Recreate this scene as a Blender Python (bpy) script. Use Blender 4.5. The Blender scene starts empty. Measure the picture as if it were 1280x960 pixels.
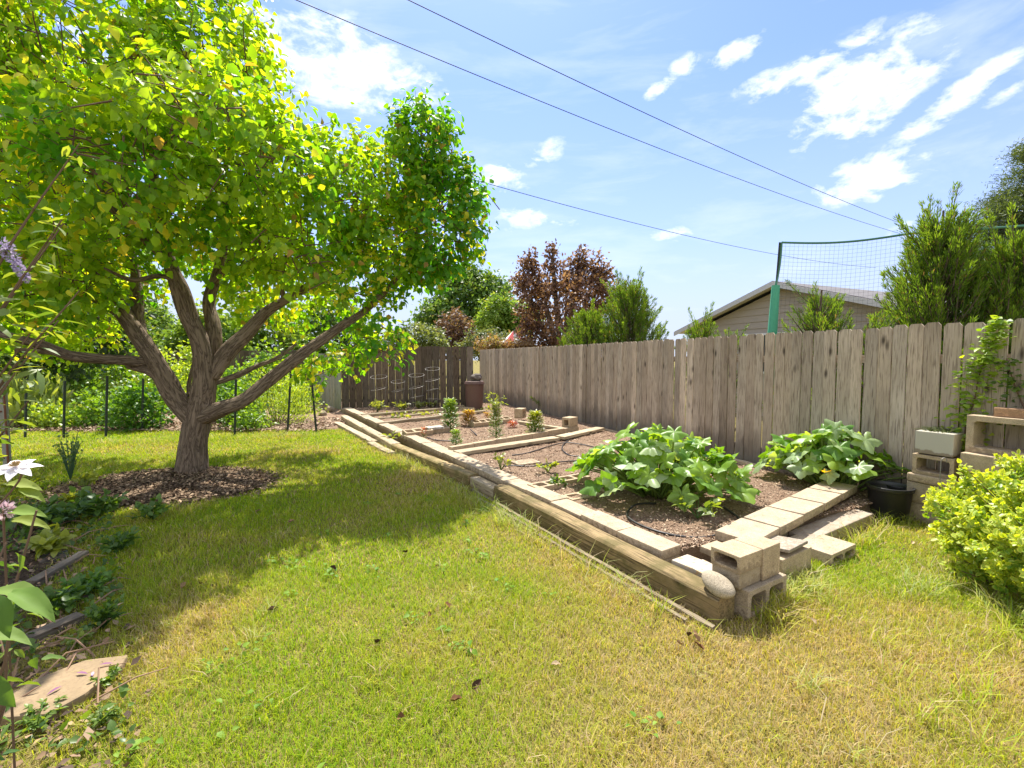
import bpy, bmesh, math, random
import numpy as np
from mathutils import Vector, Matrix, noise as mnoise

random.seed(7)
RNG = np.random.default_rng(11)
SC = bpy.context.scene
COL = SC.collection
R = math.radians
UP = np.array([0., 0., 1.])

# ------------------------------------------------------------------ camera
FPX = 16.0 / 36.0 * 1280
PITCH = R(3.1)
CAMH = 1.6
cam_d = bpy.data.cameras.new('camera')
cam_d.lens = 16.0; cam_d.sensor_width = 36.0; cam_d.clip_end = 2000; cam_d.clip_start = 0.05
cam = bpy.data.objects.new('camera', cam_d); COL.objects.link(cam)
cam.location = (0, 0, CAMH); cam.rotation_euler = (math.pi / 2 - PITCH, 0, 0)
SC.camera = cam

def ray(px, py):
    cp, sp = math.cos(PITCH), math.sin(PITCH)
    a = (px - 640) / FPX; b = (480 - py) / FPX
    return np.array([a, cp + b * sp, -sp + b * cp])
def G(px, py, z=0.):
    """point of the photograph at height z"""
    d = ray(px, py); t = (z - CAMH) / d[2]
    return np.array([d[0] * t, d[1] * t, z])
def D(px, py, y):
    """point of the photograph at distance y"""
    d = ray(px, py); t = y / d[1]
    return np.array([d[0] * t, y, CAMH + d[2] * t])

# ------------------------------------------------------------------ tagging
def tag(o, label=None, cat=None, group=None, kind=None):
    if label: o['label'] = label
    if cat: o['category'] = cat
    if group: o['group'] = group
    if kind: o['kind'] = kind
    return o
def empty(name, loc, label, cat, group=None, rz=0.):
    o = bpy.data.objects.new(name, None); COL.objects.link(o)
    o.location = tuple(map(float, loc)); o.rotation_euler = (0, 0, rz); o.empty_display_size = .1
    return tag(o, label, cat, group)
def copy_tree(o, parent=None):
    c = o.copy(); COL.objects.link(c); c.parent = parent
    for ch in [x for x in bpy.data.objects if x.parent == o]:
        copy_tree(ch, c)
    return c
ORD = ['first', 'second', 'third', 'fourth', 'fifth', 'sixth', 'seventh', 'eighth', 'ninth', 'tenth', 'eleventh', 'twelfth',
       'thirteenth', 'fourteenth', 'fifteenth', 'sixteenth', 'seventeenth', 'eighteenth', 'nineteenth', 'twentieth',
       'twenty-first', 'twenty-second', 'twenty-third', 'twenty-fourth', 'twenty-fifth']

# ------------------------------------------------------------------ materials
def new_mat(name):
    m = bpy.data.materials.new(name); m.use_nodes = True
    nt = m.node_tree; nt.nodes.clear()
    out = nt.nodes.new('ShaderNodeOutputMaterial')
    return m, nt, out
def N(nt, t, **kw):
    n = nt.nodes.new(t)
    for k, v in kw.items():
        if k in n.inputs: n.inputs[k].default_value = v
        else: setattr(n, k, v)
    return n
def L(nt, a, b): nt.links.new(a, b)
def mixc(nt, fac, a, b, blend='MIX'):
    n = nt.nodes.new('ShaderNodeMix'); n.data_type = 'RGBA'; n.blend_type = blend
    for s, v in ((0, fac), (6, a), (7, b)):
        if hasattr(v, 'node'): L(nt, v, n.inputs[s])
        elif isinstance(v, (int, float)): n.inputs[s].default_value = v
        else: n.inputs[s].default_value = (*v, 1)
    return n.outputs[2]
def ramp(nt, src, stops):
    n = nt.nodes.new('ShaderNodeValToRGB')
    el = n.color_ramp.elements
    while len(el) > 1: el.remove(el[-1])
    for i, (p, c) in enumerate(stops):
        e = el[0] if i == 0 else el.new(p)
        e.position = p; e.color = (*c, 1) if not isinstance(c, (int, float)) else (c, c, c, 1)
    L(nt, src, n.inputs[0]); return n.outputs[0]
def coords(nt, kind='Object', scale=(1, 1, 1), attr=None):
    if attr:
        a = nt.nodes.new('ShaderNodeAttribute'); a.attribute_name = attr; s = a.outputs['Vector']
    else:
        s = nt.nodes.new('ShaderNodeTexCoord').outputs[kind]
    m = nt.nodes.new('ShaderNodeMapping'); m.inputs['Scale'].default_value = scale
    L(nt, s, m.inputs[0]); return m.outputs[0]
def noise_tex(nt, vec, scale, detail=4, rough=.6, dist=0.):
    n = N(nt, 'ShaderNodeTexNoise'); n.inputs['Scale'].default_value = scale; n.inputs['Detail'].default_value = detail
    n.inputs['Roughness'].default_value = rough; n.inputs['Distortion'].default_value = dist
    L(nt, vec, n.inputs['Vector']); return n.outputs['Fac']
def bump(nt, h, strength=.5, dist=.01):
    b = N(nt, 'ShaderNodeBump'); b.inputs['Strength'].default_value = strength; b.inputs['Distance'].default_value = dist
    L(nt, h, b.inputs['Height']); return b.outputs[0]
def finish(nt, out, col, rough=.8, nrm=None, spec=.3, metal=0.):
    p = N(nt, 'ShaderNodeBsdfPrincipled')
    if hasattr(col, 'node'): L(nt, col, p.inputs['Base Color'])
    else: p.inputs['Base Color'].default_value = (*col, 1)
    if hasattr(rough, 'node'): L(nt, rough, p.inputs['Roughness'])
    else: p.inputs['Roughness'].default_value = rough
    p.inputs['Specular IOR Level'].default_value = spec; p.inputs['Metallic'].default_value = metal
    if nrm is not None: L(nt, nrm, p.inputs['Normal'])
    L(nt, p.outputs[0], out.inputs[0]); return p

def mat_plain(name, col, rough=.6, var=.25, scale=12., spec=.3, bmp=.2, metal=0.):
    m, nt, out = new_mat(name)
    v = coords(nt); f = noise_tex(nt, v, scale, 5)
    c = mixc(nt, f, [x * (1 - var) for x in col], [min(1, x * (1 + var)) for x in col])
    finish(nt, out, c, rough, bump(nt, noise_tex(nt, v, scale * 6, 4), bmp, .004), spec, metal); return m

def mat_leaf(name, trans=.45, tint=(1.25, 1.12, .35), rough=.45, spec=.35, bright=1.0):
    m, nt, out = new_mat(name)
    a = N(nt, 'ShaderNodeAttribute'); a.attribute_name = 'col'
    base = mixc(nt, 1.0, a.outputs['Color'], (bright,) * 3, 'MULTIPLY')
    p = N(nt, 'ShaderNodeBsdfPrincipled'); L(nt, base, p.inputs['Base Color'])
    p.inputs['Roughness'].default_value = rough; p.inputs['Specular IOR Level'].default_value = spec
    t = N(nt, 'ShaderNodeBsdfTranslucent')
    tc = mixc(nt, 1.0, base, tint, 'MULTIPLY'); L(nt, tc, t.inputs[0])
    mx = N(nt, 'ShaderNodeMixShader'); mx.inputs[0].default_value = trans
    L(nt, p.outputs[0], mx.inputs[1]); L(nt, t.outputs[0], mx.inputs[2]); L(nt, mx.outputs[0], out.inputs[0])
    return m

def wmath_add(nt, a, k):
    n = N(nt, 'ShaderNodeMath', operation='ADD'); L(nt, a, n.inputs[0]); n.inputs[1].default_value = k; return n.outputs[0]
def mat_concrete(name, col, stain=(.16, .12, .08), amt=.5, splash=True):
    m, nt, out = new_mat(name)
    v = coords(nt)
    oi = N(nt, 'ShaderNodeObjectInfo')
    va = N(nt, 'ShaderNodeVectorMath', operation='ADD'); L(nt, v, va.inputs[0])
    sc = N(nt, 'ShaderNodeVectorMath', operation='SCALE'); sc.inputs[0].default_value = (17, 9, 5); L(nt, oi.outputs['Random'], sc.inputs['Scale'])
    L(nt, sc.outputs[0], va.inputs[1]); v = va.outputs[0]
    big = noise_tex(nt, v, 7, 5, .65); sp = noise_tex(nt, v, 160, 2, .6); md = noise_tex(nt, v, 28, 4, .7)
    c = mixc(nt, ramp(nt, big, [(.38, 0), (.72, 1)]), [x * 1.02 for x in col], [x * .64 for x in col])
    c = mixc(nt, ramp(nt, sp, [(.38, .75), (.52, 0)]), c, [x * .45 for x in col])
    c = mixc(nt, ramp(nt, sp, [(.6, 0), (.72, .35)]), c, [min(1, x * 1.5) for x in col])
    c = mixc(nt, ramp(nt, md, [(.52, 0), (.75, amt)]), c, stain)
    sz = nt.nodes.new('ShaderNodeSeparateXYZ'); L(nt, coords(nt), sz.inputs[0])
    e = N(nt, 'ShaderNodeMath', operation='MULTIPLY_ADD'); L(nt, md, e.inputs[0]); e.inputs[1].default_value = -.25; L(nt, sz.outputs['Z'], e.inputs[2])
    if splash: c = mixc(nt, ramp(nt, wmath_add(nt, e.outputs[0], .105), [(.0, .6), (.03, 0)]), c, (.17, .12, .075))
    hv = N(nt, 'ShaderNodeMath', operation='MULTIPLY'); hv.inputs[1].default_value = .35; L(nt, oi.outputs['Random'], hv.inputs[0])
    c = mixc(nt, hv.outputs[0], c, [x * .8 for x in col])
    h = N(nt, 'ShaderNodeMath', operation='ADD'); L(nt, sp, h.inputs[0]); L(nt, md, h.inputs[1])
    finish(nt, out, c, .92, bump(nt, h.outputs[0], .55, .006), .15); return m

def mat_wood(name, ca, cb, dark, scale=(30, 30, 1.6), attr=None, knots=True, moss=None, bmp=.5, damp=None):
    """weathered wood, grain along the third texture axis; 'col' gives each board its tone"""
    m, nt, out = new_mat(name)
    v = coords(nt, scale=scale, attr=attr)
    g = noise_tex(nt, v, 1.0, 6, .7, .4)
    g2 = noise_tex(nt, coords(nt, scale=tuple(s * 3.2 for s in scale), attr=attr), 1.0, 3, .6)
    c = mixc(nt, ramp(nt, g, [(.3, 0), (.7, 1)]), ca, cb)
    c = mixc(nt, ramp(nt, g2, [(.37, .85), (.49, 0)]), c, dark)
    bl = noise_tex(nt, coords(nt, scale=(2.2, 2.2, 1.1), attr=attr), 1.0, 4, .6)
    c = mixc(nt, ramp(nt, bl, [(.42, 0), (.75, .55)]), c, dark)
    if knots:
        vo = N(nt, 'ShaderNodeTexVoronoi'); vo.inputs['Scale'].default_value = 1.0
        L(nt, coords(nt, scale=(7., 7., 2.6), attr=attr), vo.inputs['Vector'])
        c = mixc(nt, ramp(nt, vo.outputs['Distance'], [(.06, .95), (.13, .45), (.2, 0)]), c, [x * .35 for x in dark])
    if moss:
        mn = noise_tex(nt, coords(nt, scale=(5, 5, 5), attr=attr), 1.0, 5, .65)
        c = mixc(nt, ramp(nt, mn, [(.42, 0), (.62, .85)]), c, moss)
    if damp:      # splash stain near the ground
        sz = nt.nodes.new('ShaderNodeSeparateXYZ'); L(nt, coords(nt), sz.inputs[0])
        e = N(nt, 'ShaderNodeMath', operation='MULTIPLY_ADD'); L(nt, bl, e.inputs[0]); e.inputs[1].default_value = -.75; L(nt, sz.outputs['Z'], e.inputs[2])
        c = mixc(nt, ramp(nt, e.outputs[0], [(.0, .7), (.28, 0)]), c, damp)
    a = N(nt, 'ShaderNodeAttribute'); a.attribute_name = 'col'
    c = mixc(nt, 1.0, c, a.outputs['Color'], 'MULTIPLY')
    hh = N(nt, 'ShaderNodeMath', operation='ADD'); L(nt, g, hh.inputs[0]); L(nt, g2, hh.inputs[1])
    finish(nt, out, c, .85, bump(nt, hh.outputs[0], bmp, .006), .2); return m

def mat_bark(name, ca, cb, crack):
    m, nt, out = new_mat(name)
    v = coords(nt, scale=(16, 16, 3.4), attr='tv')
    n1 = noise_tex(nt, v, 1., 6, .65, .8)
    nr = noise_tex(nt, coords(nt, scale=(21, 21, 3.0), attr='tv'), 1., 3, .55, 1.2)
    ab = N(nt, 'ShaderNodeMath', operation='ABSOLUTE'); sb = N(nt, 'ShaderNodeMath', operation='SUBTRACT'); L(nt, nr, sb.inputs[0]); sb.inputs[1].default_value = .5; L(nt, sb.outputs[0], ab.inputs[0])
    nr2 = noise_tex(nt, coords(nt, scale=(60, 60, 14), attr='tv'), 1., 3, .6)
    c = mixc(nt, n1, ca, cb)
    c = mixc(nt, ramp(nt, nr2, [(.38, .5), (.5, 0)]), c, cb)
    c = mixc(nt, ramp(nt, ab.outputs[0], [(.0, .95), (.035, .4), (.07, 0)]), c, crack)
    h = N(nt, 'ShaderNodeMath', operation='ADD'); L(nt, ramp(nt, ab.outputs[0], [(0, 0), (.10, 1)]), h.inputs[0]); L(nt, nr2, h.inputs[1])
    finish(nt, out, c, .9, bump(nt, h.outputs[0], .7, .016), .15); return m

# ------------------------------------------------------------------ mesh helpers
class MB:
    def __init__(s): s.v = []; s.f = []; s.c = []; s.t = []
    def add(s, verts, faces, col=(1, 1, 1), tv=None):
        o = len(s.v)
        for i, p in enumerate(verts):
            s.v.append((float(p[0]), float(p[1]), float(p[2]))); s.c.append(col)
            s.t.append(tuple(tv[i]) if tv is not None else s.v[-1])
        for f in faces: s.f.append(tuple(i + o for i in f))
    def obox(s, c, ax, ay, az, hx, hy, hz, col=(1, 1, 1), toff=None):
        """oriented box; texture coords are the box's own axes (third = along az)"""
        c = np.array(c, float); ax, ay, az = (np.array(a, float) for a in (ax, ay, az))
        v, t = [], []
        to = np.array(toff if toff is not None else RNG.uniform(-50, 50, 3))
        for k in (-1, 1):
            for j in (-1, 1):
                for i in (-1, 1):
                    v.append(c + ax * hx * i + ay * hy * j + az * hz * k); t.append(to + np.array([hx * i, hy * j, hz * k]))
        s.add(v, [(0, 2, 3, 1), (4, 5, 7, 6), (0, 1, 5, 4), (2, 6, 7, 3), (0, 4, 6, 2), (1, 3, 7, 5)], col, t)
    def tube(s, pts, rad, n=8, col=(1, 1, 1), lump=0., caps=True, v0=0.):
        pts = np.array(pts, float); m = len(pts)
        rad = np.full(m, rad) if np.isscalar(rad) else np.array(rad, float)
        tg = np.gradient(pts, axis=0); tg /= np.linalg.norm(tg, axis=1)[:, None] + 1e-9
        ref = np.array([0, 0, 1.]) if abs(tg[0][2]) < .9 else np.array([1., 0, 0])
        u = np.cross(ref, tg[0]); u /= np.linalg.norm(u)
        vs, ts, sl = [], [], v0
        off = RNG.uniform(-20, 20, 3)
        for i in range(m):
            if i: sl += np.linalg.norm(pts[i] - pts[i - 1])
            u = u - tg[i] * np.dot(u, tg[i]); u /= np.linalg.norm(u) + 1e-9
            w = np.cross(tg[i], u)
            for k in range(n):
                a = 2 * math.pi * k / n
                r = rad[i]
                q = pts[i] + (u * math.cos(a) + w * math.sin(a)) * r
                if lump:
                    q = q + (u * math.cos(a) + w * math.sin(a)) * r * lump * (mnoise.noise(Vector((math.cos(a) * 1.6 + off[0], math.sin(a) * 1.6 + off[1], sl * 2.2 + off[2]))))
                vs.append(q); ts.append((math.cos(a) * max(r, .03) + off[0], math.sin(a) * max(r, .03), sl + off[2]))
        fs = [(i * n + k, i * n + (k + 1) % n, (i + 1) * n + (k + 1) % n, (i + 1) * n + k) for i in range(m - 1) for k in range(n)]
        if caps: fs += [tuple(range(n - 1, -1, -1)), tuple((m - 1) * n + k for k in range(n))]
        s.add(vs, fs, col, ts)
    def build(s, name, mat, parent=None, smooth=False, loc=None):
        me = bpy.data.meshes.new(name)
        me.from_pydata(s.v, [], s.f)
        if s.v:
            a = me.attributes.new('col', 'FLOAT_COLOR', 'POINT')
            a.data.foreach_set('color', np.concatenate([np.array(s.c, np.float32), np.ones((len(s.c), 1), np.float32)], 1).ravel())
            a = me.attributes.new('tv', 'FLOAT_VECTOR', 'POINT'); a.data.foreach_set('vector', np.array(s.t, np.float32).ravel())
        if smooth: me.polygons.foreach_set('use_smooth', [True] * len(me.polygons))
        me.materials.append(mat)
        return link(name, me, parent, loc)
def link(name, me, parent=None, loc=None):
    o = bpy.data.objects.new(name, me); COL.objects.link(o)
    if parent is not None:
        o.parent = parent
    if loc is not None: o.location = tuple(map(float, loc))
    return o
def to_local(parent, pts):
    """world points -> the frame of an unrotated parent"""
    return np.array(pts, float) - np.array(parent.location)

def norm(a): return a / (np.linalg.norm(a, axis=-1, keepdims=True) + 1e-9)

OVATE = (np.array([(0, 0, 0), (.28, -.36, .10), (.28, 0, 0), (.28, .36, .10), (.66, -.27, .04), (.66, 0, -.04), (.66, .27, .04), (1.02, 0, -.16)], float),
         [(0, 2, 1), (0, 3, 2), (1, 2, 5, 4), (2, 3, 6, 5), (4, 5, 7), (5, 6, 7)])
def hi_leaf(width=.30, fold=.10, curl=.16, wav=.02, nu=9):
    v, f = [], []
    for i in range(nu + 1):
        u = i / nu; w = width * (math.sin(math.pi * min(1, u * .97 + .03) ** .8)) ** .85 * (1 - .15 * u)
        for j in (-1, -.5, 0, .5, 1):
            v.append((u, w * j, fold * abs(j) * w / width - curl * u * u + wav * math.sin(u * 14 + j * 3) * abs(j)))
    for i in range(nu):
        for j in range(4): a = i * 5 + j; f.append((a, a + 1, a + 6, a + 5))
    return np.array(v, float), f
HILEAF = hi_leaf(.22, .10, .34, .03); PETAL = hi_leaf(.26, .05, .10, .015)
RHOMB = (np.array([(0, 0, 0), (.45, -.32, .08), (1, 0, -.05), (.45, .32, .08)], float), [(0, 2, 1), (0, 3, 2)])
NEEDLE = (np.array([(0, -.08, 0), (0, .08, 0), (.6, .07, .03), (1, 0, .0), (.6, -.07, .03)], float), [(0, 1, 2, 4), (4, 2, 3)])
LANCE = (np.array([(0, 0, 0), (.35, -.13, .05), (.35, .13, .05), (.7, -.1, .0), (.7, .1, .0), (1, 0, -.1)], float), [(0, 2, 1), (1, 2, 4, 3), (3, 4, 5)])
VARIEG = (np.array([(.0, 0, 0), (.3, -.3, .1), (.7, -.27, .08), (1, 0, -.02), (.7, .27, .08), (.3, .3, .1), (.25, 0, .0), (.75, 0, 0.)], float),
          [(0, 6, 1), (0, 5, 6), (1, 6, 7, 2), (6, 5, 4, 7), (2, 7, 3), (7, 4, 3)])
VARIEG_RIM = np.array([.6, 1, 1, 1, 1, 1, 0, 0], float)

def leaf_mesh(name, P, A, Nn, S, tmpl, col, mat, parent=None, rim=None, rimcol=None, smooth=False):
    tv, tf = tmpl
    n, k = len(P), len(tv)
    A = norm(A); Nn = norm(Nn - A * np.sum(A * Nn, 1)[:, None]); B = np.cross(Nn, A)
    S = np.asarray(S).reshape(-1, 1, 1) if not np.isscalar(S) else S
    V = P[:, None, :] + S * (A[:, None, :] * tv[None, :, 0, None] + B[:, None, :] * tv[None, :, 1, None] + Nn[:, None, :] * tv[None, :, 2, None])
    C = np.repeat(col[:, None, :], k, 1)
    if rim is not None:
        C = C * (1 - rim[None, :, None]) + rimcol[:, None, :] * rim[None, :, None]
    return raw_mesh(name, V.reshape(-1, 3), tf, n, k, C.reshape(-1, 3), mat, parent, smooth)
def raw_mesh(name, V, tf, n, k, C, mat, parent=None, smooth=False):
    me = bpy.data.meshes.new(name)
    me.vertices.add(n * k); me.vertices.foreach_set('co', V.astype(np.float32).ravel())
    lens = np.array([len(f) for f in tf]); flat = np.concatenate([np.array(f) for f in tf])
    loops = (np.arange(n)[:, None] * k + flat[None, :]).ravel()
    me.loops.add(len(loops)); me.loops.foreach_set('vertex_index', loops.astype(np.int32))
    tot = np.tile(lens, n); st = np.concatenate([[0], np.cumsum(tot)[:-1]])
    me.polygons.add(len(tot)); me.polygons.foreach_set('loop_start', st.astype(np.int32))
    try: me.polygons.foreach_set('loop_total', tot.astype(np.int32))
    except Exception: pass
    if smooth: me.polygons.foreach_set('use_smooth', np.ones(len(tot), bool))
    a = me.attributes.new('col', 'FLOAT_COLOR', 'POINT')
    a.data.foreach_set('color', np.concatenate([np.clip(C, 0, 1), np.ones((len(C), 1))], 1).astype(np.float32).ravel())
    me.update(calc_edges=True); me.validate()
    me.materials.append(mat)
    return link(name, me, parent)

def vnoise(x, y, s=1., seed=0):
    """smooth value noise in 0..1"""
    x = np.asarray(x) * s + seed * 17.3; y = np.asarray(y) * s + seed * 31.7
    xi, yi = np.floor(x).astype(int), np.floor(y).astype(int); fx, fy = x - xi, y - yi
    fx = fx * fx * (3 - 2 * fx); fy = fy * fy * (3 - 2 * fy)
    def h(i, j):
        a = np.sin(i * 127.1 + j * 311.7 + seed * 74.7) * 43758.5453
        return a - np.floor(a)
    return (h(xi, yi) * (1 - fx) + h(xi + 1, yi) * fx) * (1 - fy) + (h(xi, yi + 1) * (1 - fx) + h(xi + 1, yi + 1) * fx) * fy
def fbm(x, y, s=1., seed=0): return (vnoise(x, y, s, seed) * .5 + vnoise(x, y, s * 2.1, seed + 1) * .3 + vnoise(x, y, s * 4.3, seed + 2) * .2)
def rdir(n):
    a = RNG.normal(size=(n, 3)); return norm(a)
def lerpc(a, b, t): return np.array(a)[None, :] * (1 - t[:, None]) + np.array(b)[None, :] * t[:, None]
def smooth_path(pts, n=12):
    pts = np.array(pts, float); m = len(pts); out = []
    for i in range(m - 1):
        p0, p1, p2, p3 = pts[max(i - 1, 0)], pts[i], pts[i + 1], pts[min(i + 2, m - 1)]
        for t in np.linspace(0, 1, n, endpoint=False):
            out.append(.5 * ((2 * p1) + (-p0 + p2) * t + (2 * p0 - 5 * p1 + 4 * p2 - p3) * t * t + (-p0 + 3 * p1 - 3 * p2 + p3) * t ** 3))
    out.append(pts[-1]); return np.array(out)

def bm_obj(name, bm, mat, parent=None, bevel=.006, segs=2, rough=0.):
    bm.normal_update()
    if bevel:
        es = [e for e in bm.edges if len(e.link_faces) == 2 and e.calc_face_angle(0) > .5]
        bmesh.ops.bevel(bm, geom=es, offset=bevel, segments=segs, affect='EDGES', profile=.6)
    if rough:
        for v in bm.verts:
            v.co += Vector(mnoise.noise_vector(v.co * 9 + Vector((random.random() * .01, len(bm.verts), 0)))) * rough
    me = bpy.data.meshes.new(name); bm.to_mesh(me); bm.free(); me.materials.append(mat)
    return link(name, me, parent)
def box_bm(lx, ly, lz, z0=0.):
    bm = bmesh.new(); bmesh.ops.create_cube(bm, size=1)
    for v in bm.verts: v.co = Vector((v.co.x * lx, v.co.y * ly, (v.co.z + .5) * lz + z0))
    return bm
def prism_bm(outer, holes, depth):
    """outline in XZ with through holes, extruded along Y (centred)"""
    bm = bmesh.new(); es = []
    for loop in [outer] + holes:
        vs = [bm.verts.new((p[0], -depth / 2, p[1])) for p in loop]
        es += [bm.edges.new((vs[i], vs[(i + 1) % len(vs)])) for i in range(len(vs))]
    r = bmesh.ops.triangle_fill(bm, edges=es, use_beauty=True)
    fs = [g for g in r['geom'] if isinstance(g, bmesh.types.BMFace)]
    r = bmesh.ops.extrude_face_region(bm, geom=fs)
    for g in r['geom']:
        if isinstance(g, bmesh.types.BMVert): g.co.y += depth
    bmesh.ops.recalc_face_normals(bm, faces=bm.faces[:])
    return bm
def rrect(x0, z0, x1, z1, r=.02):
    o = []
    for cx, cz, a0 in ((x1 - r, z1 - r, 0), (x0 + r, z1 - r, 90), (x0 + r, z0 + r, 180), (x1 - r, z0 + r, 270)):
        for a in (0, 45, 90): o.append((cx + r * math.cos(R(a0 + a)), cz + r * math.sin(R(a0 + a))))
    return o
def place(o, loc, rz=0., rx=0., ry=0.):
    o.location = tuple(map(float, loc)); o.rotation_euler = (rx, ry, rz); return o

# ------------------------------------------------------------------ shared materials
M_CONC = mat_concrete('concrete_tan', (.56, .435, .285), amt=.35)
M_PAVER = mat_concrete('concrete_paver', (.55, .44, .305), amt=.35)
M_CONCG = mat_concrete('concrete_grey', (.44, .355, .245), amt=.5)
M_FENCE = mat_wood('weathered_fence', (.56, .468, .36), (.42, .338, .25), (.21, .162, .118), attr='tv', damp=(.14, .115, .09))
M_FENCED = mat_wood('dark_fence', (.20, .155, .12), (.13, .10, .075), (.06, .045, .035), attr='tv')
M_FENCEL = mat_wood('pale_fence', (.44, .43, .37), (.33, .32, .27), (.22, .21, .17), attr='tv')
M_TIMBER = mat_wood('landscape_timber', (.48, .40, .27), (.33, .26, .16), (.15, .11, .07), scale=(26, 26, 1.4), attr='tv', moss=None)
M_TIMBERM = mat_wood('mossy_timber', (.47, .34, .175), (.27, .195, .09), (.08, .055, .025), scale=(24, 24, 1.0), attr='tv', moss=(.15, .125, .045))
M_BARK = mat_bark('bark', (.315, .24, .17), (.195, .145, .10), (.08, .057, .04))
M_TWIG = mat_plain('twig', (.16, .10, .065), .9)
M_LEAF = mat_leaf('tree_leaf', .6, (1.42, 1.38, .26), rough=.42, bright=1.25)
M_LEAFB = mat_leaf('background_leaf', .45, (1.35, 1.25, .5), bright=1.25)
M_GRASS = mat_leaf('grass_blade', .45, (1.2, 1.15, .5), rough=.55, spec=.25)
M_SQUASH = mat_leaf('squash_leaf', .48, (1.6, 1.45, .22), rough=.40, spec=.5)
M_CHIP = mat_leaf('chips', .0, rough=.9, spec=.1)
M_BLACK = mat_plain('black_plastic', (.018, .018, .018), .4, spec=.5, bmp=.05)
M_HOSE = mat_plain('hose_rubber', (.025, .022, .02), .45, spec=.5, bmp=.05)
M_WIRE = mat_plain('galvanised_wire', (.28, .26, .23), .5, metal=.3)
M_STAKE = mat_plain('dark_steel', (.03, .04, .035), .6)

FDIR = np.array([-.395, .9187, 0.])           # the long fence runs this way
FP0 = np.array([4.46, 3.97, 0.])
FN = np.array([-.9187, -.395, 0.])            # into the yard
def fence_x(y): return FP0[0] + (y - FP0[1]) * FDIR[0] / FDIR[1]
EDIR = np.array([-.5195, .8545, 0.])          # lawn edge of the bed
EDGE0 = np.array([1.10, 3.265, 0.])           # its near outer corner
EPER = np.array([.8545, .5195, 0.])           # to the bed side, along its front

def tree_ell(x, y): return ((x + 4.35) / 1.4) ** 2 + ((y - 5.65) / .98) ** 2
def bed_side(x, y):
    """metres to the bed side of the timber's outer face (negative: on the lawn)"""
    return (x - 1.234) * EPER[0] + (y - 2.65) * EPER[1]
def left_bed(x, y):
    """positive inside the planting bed on the left"""
    return (-1.95 - .92 * (y - 2.02) - x) * .75 - np.maximum(0, y - 4.9) * 3

# ------------------------------------------------------------------ sky and sun
SUN_EL = R(61); SUN_H = np.array([-.10, .995, 0.])
w = bpy.data.worlds.new('World'); SC.world = w; w.use_nodes = True
nt = w.node_tree; nt.nodes.clear()
wo = nt.nodes.new('ShaderNodeOutputWorld'); bg = nt.nodes.new('ShaderNodeBackground')
sky = nt.nodes.new('ShaderNodeTexSky'); sky.sky_type = 'NISHITA'; sky.sun_disc = False
sky.sun_elevation = SUN_EL; sky.sun_rotation = math.atan2(SUN_H[0], SUN_H[1])
sky.air_density = 1.0; sky.dust_density = .6; sky.ozone_density = 2.2
tc = nt.nodes.new('ShaderNodeTexCoord'); gen = tc.outputs['Generated']
def wmath(op, a, b=None, c=None):
    n = nt.nodes.new('ShaderNodeMath'); n.operation = op
    for i, v in enumerate((a, b, c)):
        if v is None: continue
        if hasattr(v, 'node'): L(nt, v, n.inputs[i])
        else: n.inputs[i].default_value = v
    return n.outputs[0]
def wdot(vec):
    n = nt.nodes.new('ShaderNodeVectorMath'); n.operation = 'DOT_PRODUCT'; L(nt, gen, n.inputs[0]); n.inputs[1].default_value = tuple(vec)
    return n.outputs['Value']
wm = nt.nodes.new('ShaderNodeMapping'); wm.inputs['Scale'].default_value = (1, 1, 1.9); L(nt, gen, wm.inputs[0])
cn = noise_tex(nt, wm.outputs[0], 13., 10, .62, .5)
cn2 = noise_tex(nt, wm.outputs[0], 30., 6, .6)
dens = None
CLOUDS = [(1078, 115, 105, 62, -30, 1.0), (985, 95, 85, 24, -8, .75), (1190, 128, 90, 22, -30, .9), (1090, 222, 76, 34, -8, 1.0), (842, 95, 55, 17, -30, .8),
          (920, 62, 45, 22, -10, .75), (420, 80, 165, 66, 8, .85), (385, 168, 110, 30, 12, .7), (682, 192, 42, 20, -20, .55), (668, 272, 70, 18, 4, .75), (628, 222, 42, 22, 10, .8),
          (845, 293, 40, 14, 0, .6), (1130, 285, 60, 14, -25, .45), (560, 300, 120, 20, -14, .5), (1265, 110, 50, 16, -25, .45), (1075, 50, 60, 22, -10, .5),
          (150, 60, 200, 60, 0, .7), (1400, 150, 120, 40, -10, .8), (-150, 200, 160, 60, 0, .8)]
for (cx, cy, a, b, ang, k) in CLOUDS:
    d = norm(ray(cx, cy)); t1 = norm(np.cross(d, UP)); t2 = np.cross(t1, d)
    ca, sa = math.cos(R(-ang)), math.sin(R(-ang))
    sc_ = FPX * np.linalg.norm(ray(cx, cy))
    # t1 points right, t2 up in the picture
    U = (t1 * ca + t2 * sa) * sc_ / a; V = (-t1 * sa + t2 * ca) * sc_ / b
    u = wdot(U); v = wdot(V)
    rr = wmath('SQRT', wmath('ADD', wmath('MULTIPLY', u, u), wmath('MULTIPLY', v, v)))
    mk = wmath('MULTIPLY', wmath('SUBTRACT', 1.12, rr), k)
    front = wmath('GREATER_THAN', wdot(d), .3)
    mk = wmath('MULTIPLY', mk, front)
    mk = wmath('MAXIMUM', mk, 0.)
    dens = mk if dens is None else wmath('MAXIMUM', dens, mk)
nz = wmath('ADD', wmath('MULTIPLY', wmath('SUBTRACT', cn, .5), 2.7), wmath('MULTIPLY', wmath('SUBTRACT', cn2, .5), 1.5))
cl = wmath('ADD', dens, wmath('MULTIPLY', nz, wmath('MINIMUM', wmath('MULTIPLY', dens, 2.2), 1.)))
cl = wmath('SMOOTH_MIN', wmath('MAXIMUM', wmath('MULTIPLY', wmath('SUBTRACT', cl, .30), 1.7), 0.), 1., .15)
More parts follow.
